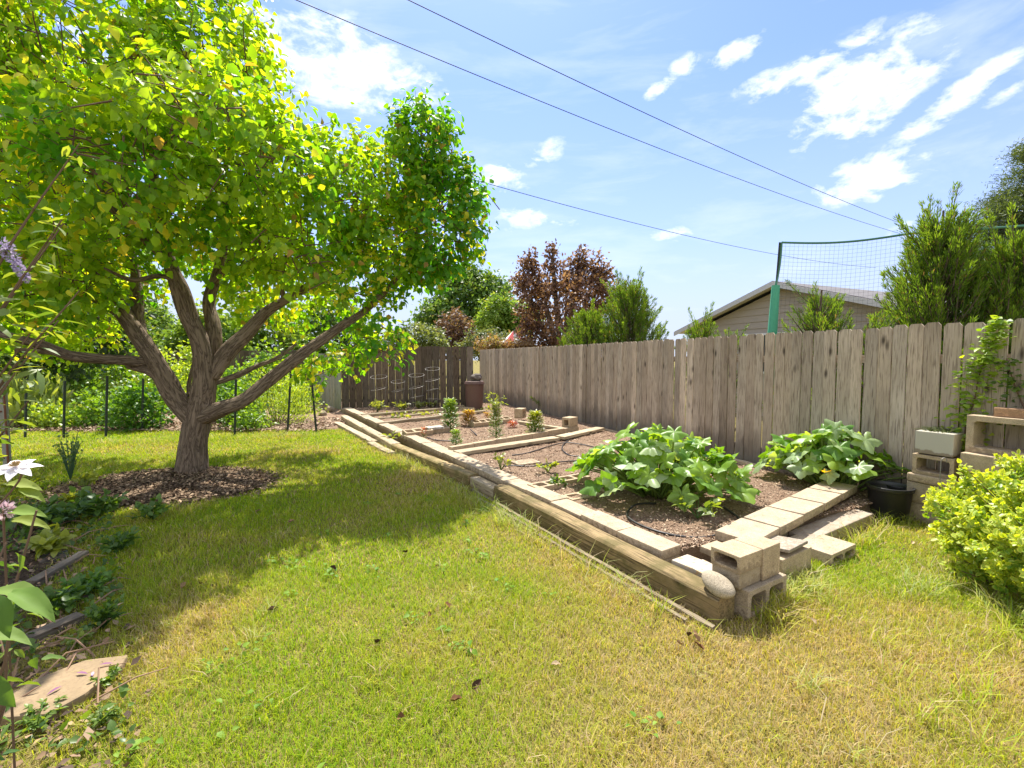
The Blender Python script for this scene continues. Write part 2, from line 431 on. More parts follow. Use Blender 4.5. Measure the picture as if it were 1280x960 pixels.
# thin high veil, stretched along one direction
vm = nt.nodes.new('ShaderNodeMapping'); vm.inputs['Scale'].default_value = (1.2, 3, 7); vm.inputs['Rotation'].default_value = (.25, .5, .3); L(nt, gen, vm.inputs[0])
veil = ramp(nt, noise_tex(nt, vm.outputs[0], 2.4, 8, .6, .3), [(.5, 0), (.8, .32)])
sep = nt.nodes.new('ShaderNodeSeparateXYZ'); L(nt, gen, sep.inputs[0])
hz = ramp(nt, sep.outputs['Z'], [(.0, .96), (.09, .86), (.24, .45), (.5, .12), (.8, .05)])
skyc = mixc(nt, 1.0, sky.outputs[0], (.52, .615, .90), 'MULTIPLY')
WHITE = (4.3, 4.5, 4.8)
c1 = mixc(nt, hz, skyc, (2.62, 2.9, 3.6))
c1 = mixc(nt, veil, c1, WHITE)
c2 = mixc(nt, cl, c1, WHITE)
# added unseen bright cloud behind the camera and high overhead, fills shaded faces
fill_bank = wmath('MAXIMUM', ramp(nt, wdot((0, -1, 0)), [(.0, 0), (.35, 1)]), ramp(nt, sep.outputs['Z'], [(.70, 0), (.86, .8)]))
fill_bank = wmath('MULTIPLY', fill_bank, ramp(nt, cn, [(.36, .35), (.56, 1)]))
fill_bank = wmath('MULTIPLY', fill_bank, ramp(nt, sep.outputs['Z'], [(.0, .3), (.1, 1)]))
c2 = mixc(nt, fill_bank, c2, (4.1, 4.15, 4.3))
L(nt, c2, bg.inputs[0]); bg.inputs[1].default_value = .15
L(nt, bg.outputs[0], wo.inputs[0])

sl = bpy.data.lights.new('sun', 'SUN'); sl.energy = 4.8; sl.angle = R(.53); sl.color = (1., .945, .86)
so = bpy.data.objects.new('sun', sl); COL.objects.link(so)
sd = Vector((SUN_H[0] * math.cos(SUN_EL), SUN_H[1] * math.cos(SUN_EL), math.sin(SUN_EL)))
so.rotation_euler = sd.to_track_quat('Z', 'Y').to_euler(); so.location = (0, 8, 20)
vs = SC.view_settings; vs.view_transform = 'Standard'; vs.look = 'None'; vs.gamma = 1; vs.use_curve_mapping = False
vs.exposure = 1.0
SC.cycles.max_bounces = 8; SC.cycles.transmission_bounces = 6; SC.cycles.diffuse_bounces = 4; SC.cycles.transparent_max_bounces = 8
SC.cycles.use_denoising = True

# ------------------------------------------------------------------ ground
def ground_material():
    m, nt, out = new_mat('lawn_ground')
    v = coords(nt)
    n1 = noise_tex(nt, v, .9, 4, .6); n2 = noise_tex(nt, v, 22, 5, .7); n3 = noise_tex(nt, v, 90, 3, .6)
    c = mixc(nt, ramp(nt, n1, [(.35, 0), (.65, 1)]), (.18, .19, .025), (.29, .23, .08))
    c = mixc(nt, ramp(nt, n2, [(.35, 0), (.7, 1)]), c, (.26, .20, .09))
    c = mixc(nt, ramp(nt, n3, [(.4, .6), (.55, 0)]), c, (.06, .05, .02))
    finish(nt, out, c, .95, bump(nt, n3, .8, .02), .05); return m
bm = bmesh.new()
xs = [-400, -60, -20] + list(np.linspace(-9, 9, 60)) + [20, 60, 400]
ys = [-60, -8] + list(np.linspace(-1, 16, 60)) + [25, 60, 700]
grid = [[bm.verts.new((x, y, 0.012 * (fbm(x, y, .8, 3) - .5) if abs(x) < 10 and 0 < y < 16 else 0)) for x in xs] for y in ys]
for j in range(len(ys) - 1):
    for i in range(len(xs) - 1):
        bm.faces.new((grid[j][i], grid[j][i + 1], grid[j + 1][i + 1], grid[j + 1][i]))
o = bm_obj('ground', bm, ground_material(), bevel=0); tag(o, kind='structure')

def soil_material(name, ca, cb, cc):
    m, nt, out = new_mat(name)
    v = coords(nt)
    n1 = noise_tex(nt, v, 3, 5, .65); n2 = noise_tex(nt, v, 45, 5, .7); n3 = noise_tex(nt, v, 140, 3, .6)
    c = mixc(nt, ramp(nt, n1, [(.35, 0), (.68, 1)]), ca, cb)
    c = mixc(nt, ramp(nt, n2, [(.55, 0), (.72, .8)]), c, cc)
    c = mixc(nt, ramp(nt, n3, [(.36, .7), (.5, 0)]), c, [x * .45 for x in ca])
    h = N(nt, 'ShaderNodeMath', operation='ADD'); L(nt, n2, h.inputs[0]); L(nt, n3, h.inputs[1])
    finish(nt, out, c, .95, bump(nt, h.outputs[0], 1., .025), .05); return m
M_SOIL = soil_material('bed_soil', (.33, .22, .15), (.43, .305, .21), (.54, .41, .29))
M_SOILD = soil_material('litter_soil', (.12, .085, .06), (.20, .145, .10), (.32, .24, .17))
def patch(name, A, B, C, Dd, nu, nv, z, amp, mat):
    """bilinear ground patch with relief and a skirt"""
    bm = bmesh.new(); g = []
    for j in range(nv + 1):
        row = []
        for i in range(nu + 1):
            u, v = i / nu, j / nv
            p = (1 - v) * ((1 - u) * A + u * B) + v * ((1 - u) * Dd + u * C)
            edge = i in (0, nu) or j in (0, nv)
            zz = -.06 if edge else z + amp * (fbm(p[0], p[1], 2.2, 5) - .5) * 2 + amp * .6 * (vnoise(p[0], p[1], 11, 9) - .5) + amp * .35 * (vnoise(p[0], p[1], 27, 12) - .5)
            row.append(bm.verts.new((p[0], p[1], zz)))
        g.append(row)
    for j in range(nv):
        for i in range(nu): bm.faces.new((g[j][i], g[j][i + 1], g[j + 1][i + 1], g[j + 1][i]))
    o = bm_obj(name, bm, mat, bevel=0); tag(o, kind='structure')
    return o
BA = EDGE0 + EPER * .12 + EDIR * .0; BB = np.array([fence_x(4.75) - .03, 4.75, 0])
BC = np.array([fence_x(15.2) - .03, 15.2, 0]); BD = EDGE0 + EPER * .12 + EDIR * 11.9
patch('garden_soil', BA, BB, BC, BD, 110, 220, .145, .022, M_SOIL)
patch('vegetable_soil', np.array([-14., 9.75, 0]), np.array([-3.9, 10.2, 0]), np.array([-4.6, 17, 0]), np.array([-16., 17, 0]), 60, 40, .03, .025, M_SOIL)
patch('planting_soil', np.array([-6.5, -1, 0]), np.array([-.35, -1., 0]), np.array([-4.35, 4.6, 0]), np.array([-8.5, 6.0, 0]), 80, 80, .012, .02, M_SOILD)
def disc(name, c, rx, ry, z, mat, n=60, rings=10):
    bm = bmesh.new(); prev = None
    ctr = bm.verts.new((c[0], c[1], z + .05))
    for k in range(1, rings + 1):
        f = k / rings
        ring = []
        for i in range(n):
            a = 2 * math.pi * i / n; q = f * (1 + .12 * mnoise.noise(Vector((math.cos(a) * 2, math.sin(a) * 2, 3.))))
            x, y = c[0] + math.cos(a) * rx * q, c[1] + math.sin(a) * ry * q
            ring.append(bm.verts.new((x, y, (z + .05 * (1 - f * f) + .012 * (vnoise(x, y, 8, 2) - .5)) if k < rings else -.03)))
        for i in range(n):
            if prev is None: bm.faces.new((ctr, ring[i], ring[(i + 1) % n]))
            else: bm.faces.new((prev[i], ring[i], ring[(i + 1) % n], prev[(i + 1) % n]))
        prev = ring
    o = bm_obj(name, bm, mat, bevel=0); return tag(o, kind='structure')
disc('mulch_ground', (-4.35, 5.65), 1.3, .92, .012, M_SOILD)

# ------------------------------------------------------------------ chips, litter
def chips(name, x, y, z, size, cols, kind='stuff', label=None, cat=None):
    n = len(x)
    P = np.stack([x, y, z], 1)
    A = rdir(n); A[:, 2] *= .35
    Nn = UP[None] + rdir(n) * .5
    C = np.array(cols)[RNG.integers(0, len(cols), n)] * RNG.uniform(.6, 1.25, (n, 1))
    o = leaf_mesh(name, P, A, Nn, size, RHOMB, C, M_CHIP)
    return tag(o, label, cat, kind=kind)
n = 13000
a = RNG.uniform(0, 2 * np.pi, n); r = np.sqrt(RNG.uniform(0, 1, n)) * RNG.uniform(.85, 1.08, n)
x = -4.35 + np.cos(a) * r * 1.35; y = 5.65 + np.sin(a) * r * .95
chips('bark_mulch', x, y, .02 + .05 * np.clip(1 - r * r, 0, 1) + RNG.uniform(0, .02, n), RNG.uniform(.02, .05, n),
      [(.19, .125, .08), (.27, .19, .12), (.40, .29, .19), (.10, .07, .045), (.22, .15, .10)])
n = 14000
x = RNG.uniform(-6.5, -1.2, n); y = RNG.uniform(.6, 5.4, n)
k = (left_bed(x, y) > RNG.uniform(-.25, .1, n)) & (tree_ell(x, y) > .9); x, y = x[k], y[k]
chips('bark_litter', x, y, RNG.uniform(.01, .045, len(x)), RNG.uniform(.02, .06, len(x)),
      [(.16, .11, .08), (.27, .18, .12), (.38, .27, .18), (.09, .065, .05), (.3, .2, .12)])
n = 26000
u = RNG.uniform(.01, .98, n); v = RNG.uniform(0, 1, n) ** 1.7
p = (1 - v)[:, None] * ((1 - u)[:, None] * BA + u[:, None] * BB) + v[:, None] * ((1 - u)[:, None] * BD + u[:, None] * BC)
z = .147 + .022 * (fbm(p[:, 0], p[:, 1], 2.2, 5) - .5) * 2
chips('wood_chips', p[:, 0], p[:, 1], z + RNG.uniform(0, .012, n), RNG.uniform(.008, .03, n) * (1 + v * .8), [(.30, .2, .13), (.42, .31, .21), (.56, .44, .31), (.17, .11, .075), (.24, .155, .10)])

# ------------------------------------------------------------------ grass
def grass(name, x, y, h, wd, dry, seed=0, lean=.55, pale=None):
    n = len(x)
    a = RNG.uniform(0, 2 * np.pi, n); dx, dy = np.cos(a), np.sin(a)
    ln = h * RNG.uniform(.25, 1.5, n) * lean * 1.5
    b = np.stack([-dy, dx, np.zeros(n)], 1) * (wd * .5)[:, None]
    a2 = a + RNG.normal(0, .5, n)
    P0 = np.stack([x, y, np.full(n, -.004)], 1)
    P1 = P0 + np.stack([dx * ln * .35, dy * ln * .35, h * .62], 1)
    P2 = P0 + np.stack([dx * ln * .35 + np.cos(a2) * ln * .65, dy * ln * .35 + np.sin(a2) * ln * .65, h * RNG.uniform(.75, 1.0, n)], 1)
    V = np.stack([P0 - b, P0 + b, P1 + b * .8, P1 - b * .8, P2], 1)
    t = np.clip(dry + RNG.normal(0, .20, n), 0, 1)
    g = lerpc((.16, .35, .012), (.48, .55, .02), RNG.uniform(0, 1, n))
    yl = lerpc((.50, .50, .035), (.56, .44, .15), RNG.uniform(0, 1, n))
    C = g * (1 - t[:, None]) + yl * t[:, None]
    st = RNG.uniform(0, 1, n) < .05 + .5 * t ** 2.2
    C[st] = lerpc((.52, .38, .2), (.66, .53, .33), RNG.uniform(0, 1, st.sum()))
    if pale is not None:
        C = C * (1 - pale[:, None]) + np.array((.50, .50, .36)) * pale[:, None]
    C *= RNG.uniform(.75, 1.2, (n, 1))
    o = raw_mesh(name, V.reshape(-1, 3), [(0, 1, 2, 3), (3, 2, 4)], n, 5, np.repeat(C[:, None], 5, 1).reshape(-1, 3), M_GRASS)
    return tag(o, kind='stuff')
def dryness(x, y):
    d = (fbm(x, y, .9, 21) - .5) * 1.5 + .19 + (fbm(x, y, 3.2, 23) - .5) * .7
    d += .6 * np.exp(-(((x - 1.4) / 1.0) ** 2 + ((y - 2.05) / .55) ** 2))        # dry ground before the block stack
    d += .38 * np.exp(-(((x - 2.3) / 1.3) ** 2 + ((y - 2.3) / .9) ** 2))
    d += .35 * np.exp(-(((x - .2) / 1.2) ** 2 + ((y - 1.6) / .45) ** 2))
    d += .38 * np.exp(-(((x + 1.95) / .35) ** 2 + ((y - 2.5) / .8) ** 2))         # beside the planting bed
    d += .35 * np.exp(-(((x + 2.0) / .7) ** 2 + ((y - 3.9) / .5) ** 2))
    d += .4 * np.exp(-((bed_side(x, y) + .25) / .22) ** 2)
    d += .25 * np.exp(-(((x + 3.4) / 1.2) ** 2 + ((y - 7.6) / .5) ** 2))
    d -= .25 * np.exp(-(((x + .9) / .8) ** 2 + ((y - 3.2) / 1.) ** 2))
    return d
def lawn_mask(x, y, m=0.):
    front = (x - EDGE0[0]) * EDIR[0] + (y - EDGE0[1]) * EDIR[1]      # metres behind the bed's front line
    side = bed_side(x, y)
    far = np.where(y > 7, .55 * (y - 7) / 5, 0)
    ok = (side < -.03 - far * .35) | (front < -.42)
    ok &= left_bed(x, y) < RNG.uniform(-.08, .35, len(x))
    ok &= tree_ell(x, y) > RNG.uniform(.55, 1.15, len(x))
    ok &= y < 9.95 + .045 * x + .45 + RNG.uniform(-.12, .12, len(x))
    return ok
GX, GY, GH, GW = [], [], [], []
for (y0, y1, dens, h, wd) in ((.9, 2.2, 15000, .05, .0030), (2.2, 3.4, 12500, .05, .0036), (3.4, 5.2, 7000, .052, .0052), (5.2, 7.5, 4000, .052, .0075), (7.5, 11, 2400, .054, .011)):
    xl, xr = -1.25 * y1 - .5, 1.25 * y1 + .9
    n = int((xr - xl) * (y1 - y0) * dens)
    x = RNG.uniform(xl, xr, n); y = RNG.uniform(y0, y1, n)
    thin = RNG.uniform(0, 1, n) < .55 + .6 * fbm(x, y, 1.6, 40)
    k = lawn_mask(x, y) & thin & ((x < fence_x(y) - .05)); x, y = x[k], y[k]
    GX.append(x); GY.append(y); GH.append(h * (.55 + .9 * fbm(x, y, 1.3, 50)) * RNG.uniform(.6, 1.25, len(x))); GW.append(np.full(len(x), wd) * RNG.uniform(.7, 1.3, len(x)))
x, y, h, wd = (np.concatenate(q) for q in (GX, GY, GH, GW))
print('grass blades', len(x))
grass('grass', x, y, h, wd, dryness(x, y))
# taller uncut grass along the timbers, blocks, pots and under the shrub
TX, TY = [], []
for (p, q, n, sp) in ((G(890, 806), G(640, 660), 420, .05), (G(650, 660), G(480, 562), 1300, .10), (G(935, 790), G(1010, 730), 1100, .06), (G(1015, 725), G(1110, 650), 900, .05),
                      (G(1110, 655), G(1160, 650), 300, .08), (G(1170, 740), G(1260, 800), 1500, .16), (G(20, 560), G(400, 545), 1800, .12)):
    t = RNG.uniform(0, 1, n) ; pp = p[None] + t[:, None] * (q - p)[None] + RNG.normal(0, sp, (n, 3))
    cl = vnoise(pp[:, 0], pp[:, 1], 6, 77) > .42
    TX.append(pp[cl, 0]); TY.append(pp[cl, 1])
for i in range(90):
    c = np.array([RNG.uniform(-2.2, 3.2), RNG.uniform(1.2, 4.6)]); nn_ = RNG.integers(14, 40); pp = c[None] + RNG.normal(0, RNG.uniform(.02, .06), (nn_, 2)); TX.append(pp[:, 0]); TY.append(pp[:, 1])
x, y = np.concatenate(TX), np.concatenate(TY)
k = (bed_side(x, y) < -.01) | ((x - EDGE0[0]) * EDIR[0] + (y - EDGE0[1]) * EDIR[1] < -.25); x, y = x[k], y[k]
grass('tall_grass', x, y, np.where((bed_side(x, y) < -.35) & (y < 4.7), RNG.uniform(.045, .09, len(x)), RNG.uniform(.05, .17, len(x))), RNG.uniform(.0035, .0065, len(x)), .1 + .7 * vnoise(x, y, 3, 60), lean=.9, pale=RNG.uniform(0, .55, len(x)) * (vnoise(x, y, 2, 61) > .5))

# ------------------------------------------------------------------ fences
def picket(mb, p, d, n, wd, th, z0, z1, ear, tone, lean=0., tw=0.):
    d2 = d + n * tw; d2 = d2 / np.linalg.norm(d2); n2 = np.array([-d2[1], d2[0], 0]) * (1 if np.dot(np.array([-d2[1], d2[0], 0]), n) > 0 else -1)
    h = wd / 2
    pr = [(-h, z0), (h, z0), (h, z1 - ear), (h - ear * .8, z1), (-h + ear * .8, z1), (-h, z1 - ear)]
    vs, ts = [], []
    off = RNG.uniform(-40, 40, 3)
    for s in (1, -1):
        for (a, z) in pr:
            q = p + d2 * (a + lean * (z - z0)) + n2 * (th / 2 * s); vs.append((q[0], q[1], z))
            ts.append((off[0] + a, off[1] + th / 2 * s, off[2] + z))
    k = len(pr)
    fs = [tuple(range(k)), tuple(range(2 * k - 1, k - 1, -1))] + [(i, k + i, k + (i + 1) % k, (i + 1) % k) for i in range(k)]
    mb.add(vs, fs, tone, ts)
def fence(name, label, cat, p0, d, length, n, z0, z1, mat, pitch=.15, bay=2.4, ear=.03, rails=True, tonevar=.16, gap=.006, group=None, warm=.06, widths=False):
    """n points to the side that shows; rails and posts stand on the other side"""
    root = empty(name, (p0[0], p0[1], 0), label, cat, group)
    d = np.array(d, float); n = np.array(n, float); s = 0.
    k = 0
    while s < length - .05:
        e = min(s + bay, length); mb = MB(); t = s + pitch / 2
        while t < e + .001:
            pw = pitch * RNG.uniform(.88, 1.06) if widths else pitch
            tone = RNG.uniform(1 - tonevar, 1 + tonevar * .8)
            if RNG.uniform() < .12: tone *= 1.18
            tint = RNG.uniform(-warm, warm)
            wob = (vnoise(t, 0, .35, 5) - .5) * .03
            picket(mb, d * t + n * RNG.uniform(0, .006), d, n, pw - gap - abs(RNG.normal(0, .003)), .018, z0, z1 + wob + RNG.normal(0, .006), ear,
                   (tone * (1 + tint), tone, tone * (1 - tint)), RNG.normal(0, .0045), RNG.normal(0, .032))
            t += pw
        mb.build('picket_panel', mat, root)
        mb = MB(); c = d * s - n * .06 + np.array([0, 0, (z1 - .08) / 2 + z0 / 2 - .1]); mb.obox(c, d, n, UP, .045, .045, (z1 - .08 - z0) / 2 + .1)
        mb.build('post', mat, root)
        if rails:
            for zz in (z0 + .3, z1 - .35):
                mb = MB(); mb.obox(d * (s + e) / 2 - n * .032 + np.array([0, 0, zz]), UP, n, d, .045, .019, (e - s) / 2 - .05); mb.build('rail', mat, root)
        s = e; k += 1
    return root
FSTART = FP0 - FDIR * 2.6
fence('wooden_fence', 'long weathered grey brown picket fence with dog ear tops along the right of the bed', 'fence', FSTART, FDIR, 17.0, FN, .03, 1.955, M_FENCE, group=None, warm=.025, widths=True, tonevar=.22, gap=.010)
A_ = D(428, 470, 13.95); B_ = D(592, 470, 13.75); A_[2] = B_[2] = 0
dv = norm(B_ - A_)
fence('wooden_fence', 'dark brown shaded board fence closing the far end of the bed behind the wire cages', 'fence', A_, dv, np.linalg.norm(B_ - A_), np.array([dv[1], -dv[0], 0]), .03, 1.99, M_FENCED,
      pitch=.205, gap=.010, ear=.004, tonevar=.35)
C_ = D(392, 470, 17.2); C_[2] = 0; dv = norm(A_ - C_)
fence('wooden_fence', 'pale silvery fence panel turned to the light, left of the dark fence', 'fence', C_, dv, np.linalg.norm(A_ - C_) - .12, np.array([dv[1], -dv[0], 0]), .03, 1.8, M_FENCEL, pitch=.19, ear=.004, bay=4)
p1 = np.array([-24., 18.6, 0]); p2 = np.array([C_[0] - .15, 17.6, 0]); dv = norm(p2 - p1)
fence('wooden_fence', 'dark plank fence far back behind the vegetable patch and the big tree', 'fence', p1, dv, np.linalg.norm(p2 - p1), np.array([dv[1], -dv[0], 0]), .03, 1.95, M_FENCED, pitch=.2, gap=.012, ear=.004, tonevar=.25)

# ------------------------------------------------------------------ bed edging
EROT = math.atan2(EDIR[1], EDIR[0]); FROT = math.atan2(EPER[1], EPER[0])
pv = bm_obj('paver', box_bm(.452, .215, .075, 0), M_PAVER, bevel=.007, segs=2, rough=.0015)
pvd = pv.data; first = True
s = .23
for i in range(25):
    o = pv if i == 0 else link('paver', pvd)
    c = EDGE0 + EDIR * s + EPER * (.107 + RNG.normal(0, .006))
    place(o, (c[0], c[1], .122 + RNG.normal(0, .004)), EROT + RNG.normal(0, .014), RNG.normal(0, .012), RNG.normal(0, .008))
    tag(o, 'long beige concrete paver capping the lawn side of the bed, %s from the block stack' % ORD[i], 'paver', 'pavers along the lawn edge of the bed')
    s += .462 + RNG.uniform(-.003, .006)
for i in range(13):       # courses under the caps
    bmx = box_bm(.93, .17, .13, 0)
    o = bm_obj('kerb_block', bmx, M_CONCG, bevel=.008)
    c = EDGE0 + EDIR * (.47 + i * .93) + EPER * .125
    place(o, (c[0], c[1], -.01), EROT + RNG.normal(0, .004))
    tag(o, 'grey concrete course under the beige cap pavers, %s from the block stack' % ORD[i], 'kerb block', 'concrete courses under the cap pavers')

def timber(name, label, p, q, w, h, mat, z=0., group='timbers beside the bed', cracks=True, tone=1., roll=0., cat='timber'):
    """p, q: ends of the lawn-side bottom edge"""
    d = q - p; ln = np.linalg.norm(d); d = d / ln; n = np.array([d[1], -d[0], 0])      # towards the bed
    if np.dot(n, EPER) < 0 and abs(np.dot(d, EDIR)) > .5: n = -n
    bm = bmesh.new(); seg = max(6, int(ln * 9)); prof = []
    r = min(w, h) * .1
    prof = [(0, 0), (w, 0), (w, h - r), (w - r, h), (r, h), (0, h - r)]
    rings = []
    off = random.random() * 50
    for i in range(seg + 1):
        t = i / seg * ln; ring = []
        for k, (a, b) in enumerate(prof):
            nz = mnoise.noise(Vector((t * 2.1 + off, k * 3.1, 0))) * .006 + mnoise.noise(Vector((t * 9 + off, k * 5.7, 2))) * .003
            a2 = a + (nz if k in (0, 5) else -nz if k in (1, 2) else 0); b2 = b + (nz if k >= 2 else 0)
            ring.append(bm.verts.new((a2, b2, t)))
        rings.append(ring)
    m = len(prof)
    for i in range(seg):
        for k in range(m): bm.faces.new((rings[i][k], rings[i][(k + 1) % m], rings[i + 1][(k + 1) % m], rings[i + 1][k]))
    bm.faces.new(rings[0][::-1]); bm.faces.new(rings[-1])
    bmesh.ops.recalc_face_normals(bm, faces=bm.faces[:])
    me = bpy.data.meshes.new(name); bm.to_mesh(me); bm.free()
    nv = len(me.vertices); co = np.zeros(nv * 3, np.float32); me.vertices.foreach_get('co', co); co = co.reshape(-1, 3)
    a = me.attributes.new('tv', 'FLOAT_VECTOR', 'POINT'); a.data.foreach_set('vector', (co + np.array([off, off * .7, off])).astype(np.float32).ravel())
    a = me.attributes.new('col', 'FLOAT_COLOR', 'POINT'); a.data.foreach_set('color', np.tile(np.array([tone, tone, tone, 1], np.float32), nv))
    me.materials.append(mat)
    o = link(name, me)
    M = Matrix(((n[0], 0, d[0], p[0]), (n[1], 0, d[1], p[1]), (0, 1, 0, z), (0, 0, 0, 1)))
    o.matrix_world = M
    return tag(o, label, cat, group)
T0 = np.array([1.234, 2.65, 0]); TD = norm(np.array([-.504, .864, 0]))
timber('timber', 'thick mossy landscape timber at the front corner, a stone resting on its end', T0, T0 + TD * 2.86, .16, .165, M_TIMBERM, tone=.8)
timber('timber', 'short rotten stub of timber between two long landscape timbers', T0 + TD * 2.9 + EPER * .01, T0 + TD * 3.5 - EPER * .0, .14, .115, M_TIMBER, tone=1.1)
E2 = G(490, 556, .13); E2[2] = 0
timber('timber', 'long grey landscape timber in the tree shade, second long one from the stone', T0 + TD * 3.54, E2 - np.array([0.02, 0, 0]), .16, .135, M_TIMBERM, tone=1.15)
E3 = G(428, 521, .13); E3[2] = 0; ED = norm(E3 - E2)
timber('timber', 'bleached landscape timber at the upper row, farthest along the lawn edge', E2 + ED * 2.3, E3 + ED * .2, .17, .14, M_TIMBER, tone=1.25)
timber('timber', 'bleached landscape timber past the shaded one, third long one from the stone', E2 + ED * .04, E2 + ED * 2.26, .17, .14, M_TIMBER, tone=1.2)
LL = G(423, 528, .06); LL[2] = 0; ML = G(470, 552, .06); ML[2] = 0; MM = G(497, 566, .06); MM[2] = 0
timber('board', 'pale low plank on the lawn side of the far timbers', ML - np.array([.12, 0, 0]), LL - np.array([.12, 0, 0]), .15, .07, M_TIMBER, tone=1.25, cat='board', group=None)
timber('board', 'short pale low plank ending at the shaded timber', MM - np.array([.16, 0, 0]), ML + np.array([-.14, -.06, 0]), .13, .06, M_TIMBER, tone=1.15, cat='board', group=None)
for i, (off_, s0, s1, w_, h_, lb) in enumerate(((-.085, -.02, 3.3, .035, .03, 'thin split board on edge next to the mossy timber'), (-.15, .12, 1.75, .03, .024, 'thin bowed board on the grass side, near half'),
                                          (-.145, 1.78, 3.0, .03, .024, 'thin bowed board on the grass side, far half'))):
    timber('edging_board', lb, T0 + TD * s0 + EPER * off_, T0 + TD * s1 + EPER * (off_ - (.02 if i else 0)), w_, h_, M_TIMBER, group='thin boards beside the mossy timber', tone=.62, cat='board')

# cross rows in the bed
def cross(px0, py0, px1, py1, z, w, h, name, label, mat=M_TIMBER, tone=1., cat='timber'):
    a = G(px0, py0, z); b = G(px1, py1, z); a[2] = b[2] = 0
    return timber(name, label, a, b, w, h, mat, z=z - h, group='timbers across the bed', tone=tone, cat=cat)
cross(566, 563, 690, 545, .215, .2, .05, 'plank', 'pinkish plank across the bed, the nearest of the long cross rows', tone=1.2, cat='plank')
cross(694, 544.5, 745, 533.5, .225, .2, .05, 'plank', 'pale plank lying across the bed by the fence, loose hose at its end', tone=1.35, cat='plank')
cross(489, 540, 556, 531, .21, .09, .09, 'timber', 'grey timber right behind the hollow blocks of the middle row')
cross(467, 528, 604, 512.5, .22, .12, .10, 'timber', 'grey timber across the bed before the far seedlings', tone=.9)
cross(451, 517.5, 566, 508.5, .22, .10, .10, 'timber', 'farthest timber across the bed, in front of the wire cages', tone=.95)
cross(467, 523, 560, 513, .19, .06, .05, 'timber', 'narrow timber across the far bed behind the first row of seedlings', tone=.95)
cross(645, 526, 706, 536, .22, .12, .07, 'board', 'short board along the fence foot between two loose blocks', tone=1.1, cat='board')
a = G(955, 583, .19); b = G(906, 571, .19); a[2] = b[2] = 0
timber('board', 'pale board along the fence foot between the two squash plants', a, b, .05, .07, M_TIMBER, z=.12, group=None, tone=1.3, cat='board')
a = G(746, 533, .19); b = G(800, 546, .19); a[2] = b[2] = 0
timber('board', 'pale board along the fence foot behind the large squash plant', a, b, .05, .05, M_TIMBER, z=.13, group=None, tone=1.3, cat='board')
# solid kerb blocks of the second row
a = G(562, 556, .27); b = G(722, 531, .27); dv = norm((b - a) * np.array([1, 1, 0])); ln = np.linalg.norm((b - a)[:2])
kb = bm_obj('kerb_block', box_bm(.44, .10, .19, 0), M_CONC, bevel=.006, rough=.0015)
nk = int(ln / .45)
for i in range(nk):
    o = kb if i == 0 else link('kerb_block', kb.data)
    c = a + dv * (.225 + i * .45); place(o, (c[0], c[1], .055 + RNG.normal(0, .004)), math.atan2(dv[1], dv[0]) + RNG.normal(0, .015))
    tag(o, 'upright tan kerb block in the row behind the pinkish plank, %s from the lawn edge' % ORD[i], 'kerb block', 'upright kerb blocks across the bed')

# hollow blocks
def hollow_bm(lx, ly, lz, cores=2, wall=.032, r=.02):
    """cores run along Y"""
    outer = [(-lx / 2, 0), (lx / 2, 0), (lx / 2, lz), (-lx / 2, lz)]
    cw = (lx - wall * (cores + 1)) / cores
    holes = [rrect(-lx / 2 + wall + i * (cw + wall), wall, -lx / 2 + wall + i * (cw + wall) + cw, lz - wall, r) for i in range(cores)]
    return prism_bm(outer, holes, ly)
def hollow(name, label, lx, ly, lz, loc, rz, cores=2, mat=M_CONC, up=False, group=None, wall=.032, rx=0., cat='cinder block', ry=0., holes_color=None):
    o = bm_obj(name, hollow_bm(lx, ly, lz, cores, wall), mat, bevel=.005, segs=2, rough=.002)
    if up:   # cores upright: the XZ outline lies flat
        for v in o.data.vertices: v.co = Vector((v.co.x, v.co.z - lz / 2, -v.co.y + ly / 2)) if False else Vector((v.co.x, -(v.co.z - lz / 2), v.co.y + ly / 2))
    place(o, loc, rz, rx, ry); return tag(o, label, cat, group)
# corner stack
FR = FROT
c = G(935, 783, 0) + EPER * .262 + EDIR * .125
hollow('cinder_block', 'dark edged cinder block on its side at the foot of the corner stack', .43, .19, .19, (c[0], c[1], -.005), FR, 2, M_CONCG, wall=.036)
c1 = G(926.5, 702.5, .386) + EPER * .14 + EDIR * .12
o = hollow('cinder_block', 'half cinder block on top of the corner stack, open core facing the stone', .20, .235, .108, (c1[0], c1[1], .292), FR + math.pi / 2, 1, M_CONC, wall=.021)
o = bm_obj('concrete_brick', box_bm(.225, .19, .102), M_CONCG, bevel=.008, rough=.002); place(o, (c1[0] + .004, c1[1] + .006, .190), FR); tag(o, 'plain grey concrete brick under the half block of the corner stack', 'brick')
c2 = c1 + EPER * .228
o = bm_obj('concrete_block', box_bm(.205, .2, .208), M_CONC, bevel=.007, rough=.002); place(o, (c2[0], c2[1], .190), FR + .02); tag(o, 'solid tan block standing right of the half block on the corner stack', 'concrete block')
c3 = G(978, 735, 0) + EPER * .22 + EDIR * .11
o = bm_obj('concrete_block', box_bm(.43, .19, .185), M_CONC, bevel=.007, rough=.002); place(o, (c3[0] + .02, c3[1] + .03, -.005), FR + .03); tag(o, 'long tan block right of the corner stack, white tile on top', 'concrete block')
o = bm_obj('tile', box_bm(.33, .27, .022), mat_concrete('white_stone', (.50, .44, .35), amt=.15), bevel=.005, rough=.003); place(o, (c3[0] - .0, c3[1] + .06, .20), FR + .1, R(-7), R(2)); tag(o, 'chipped white stone tile lying on the long tan block', 'tile')
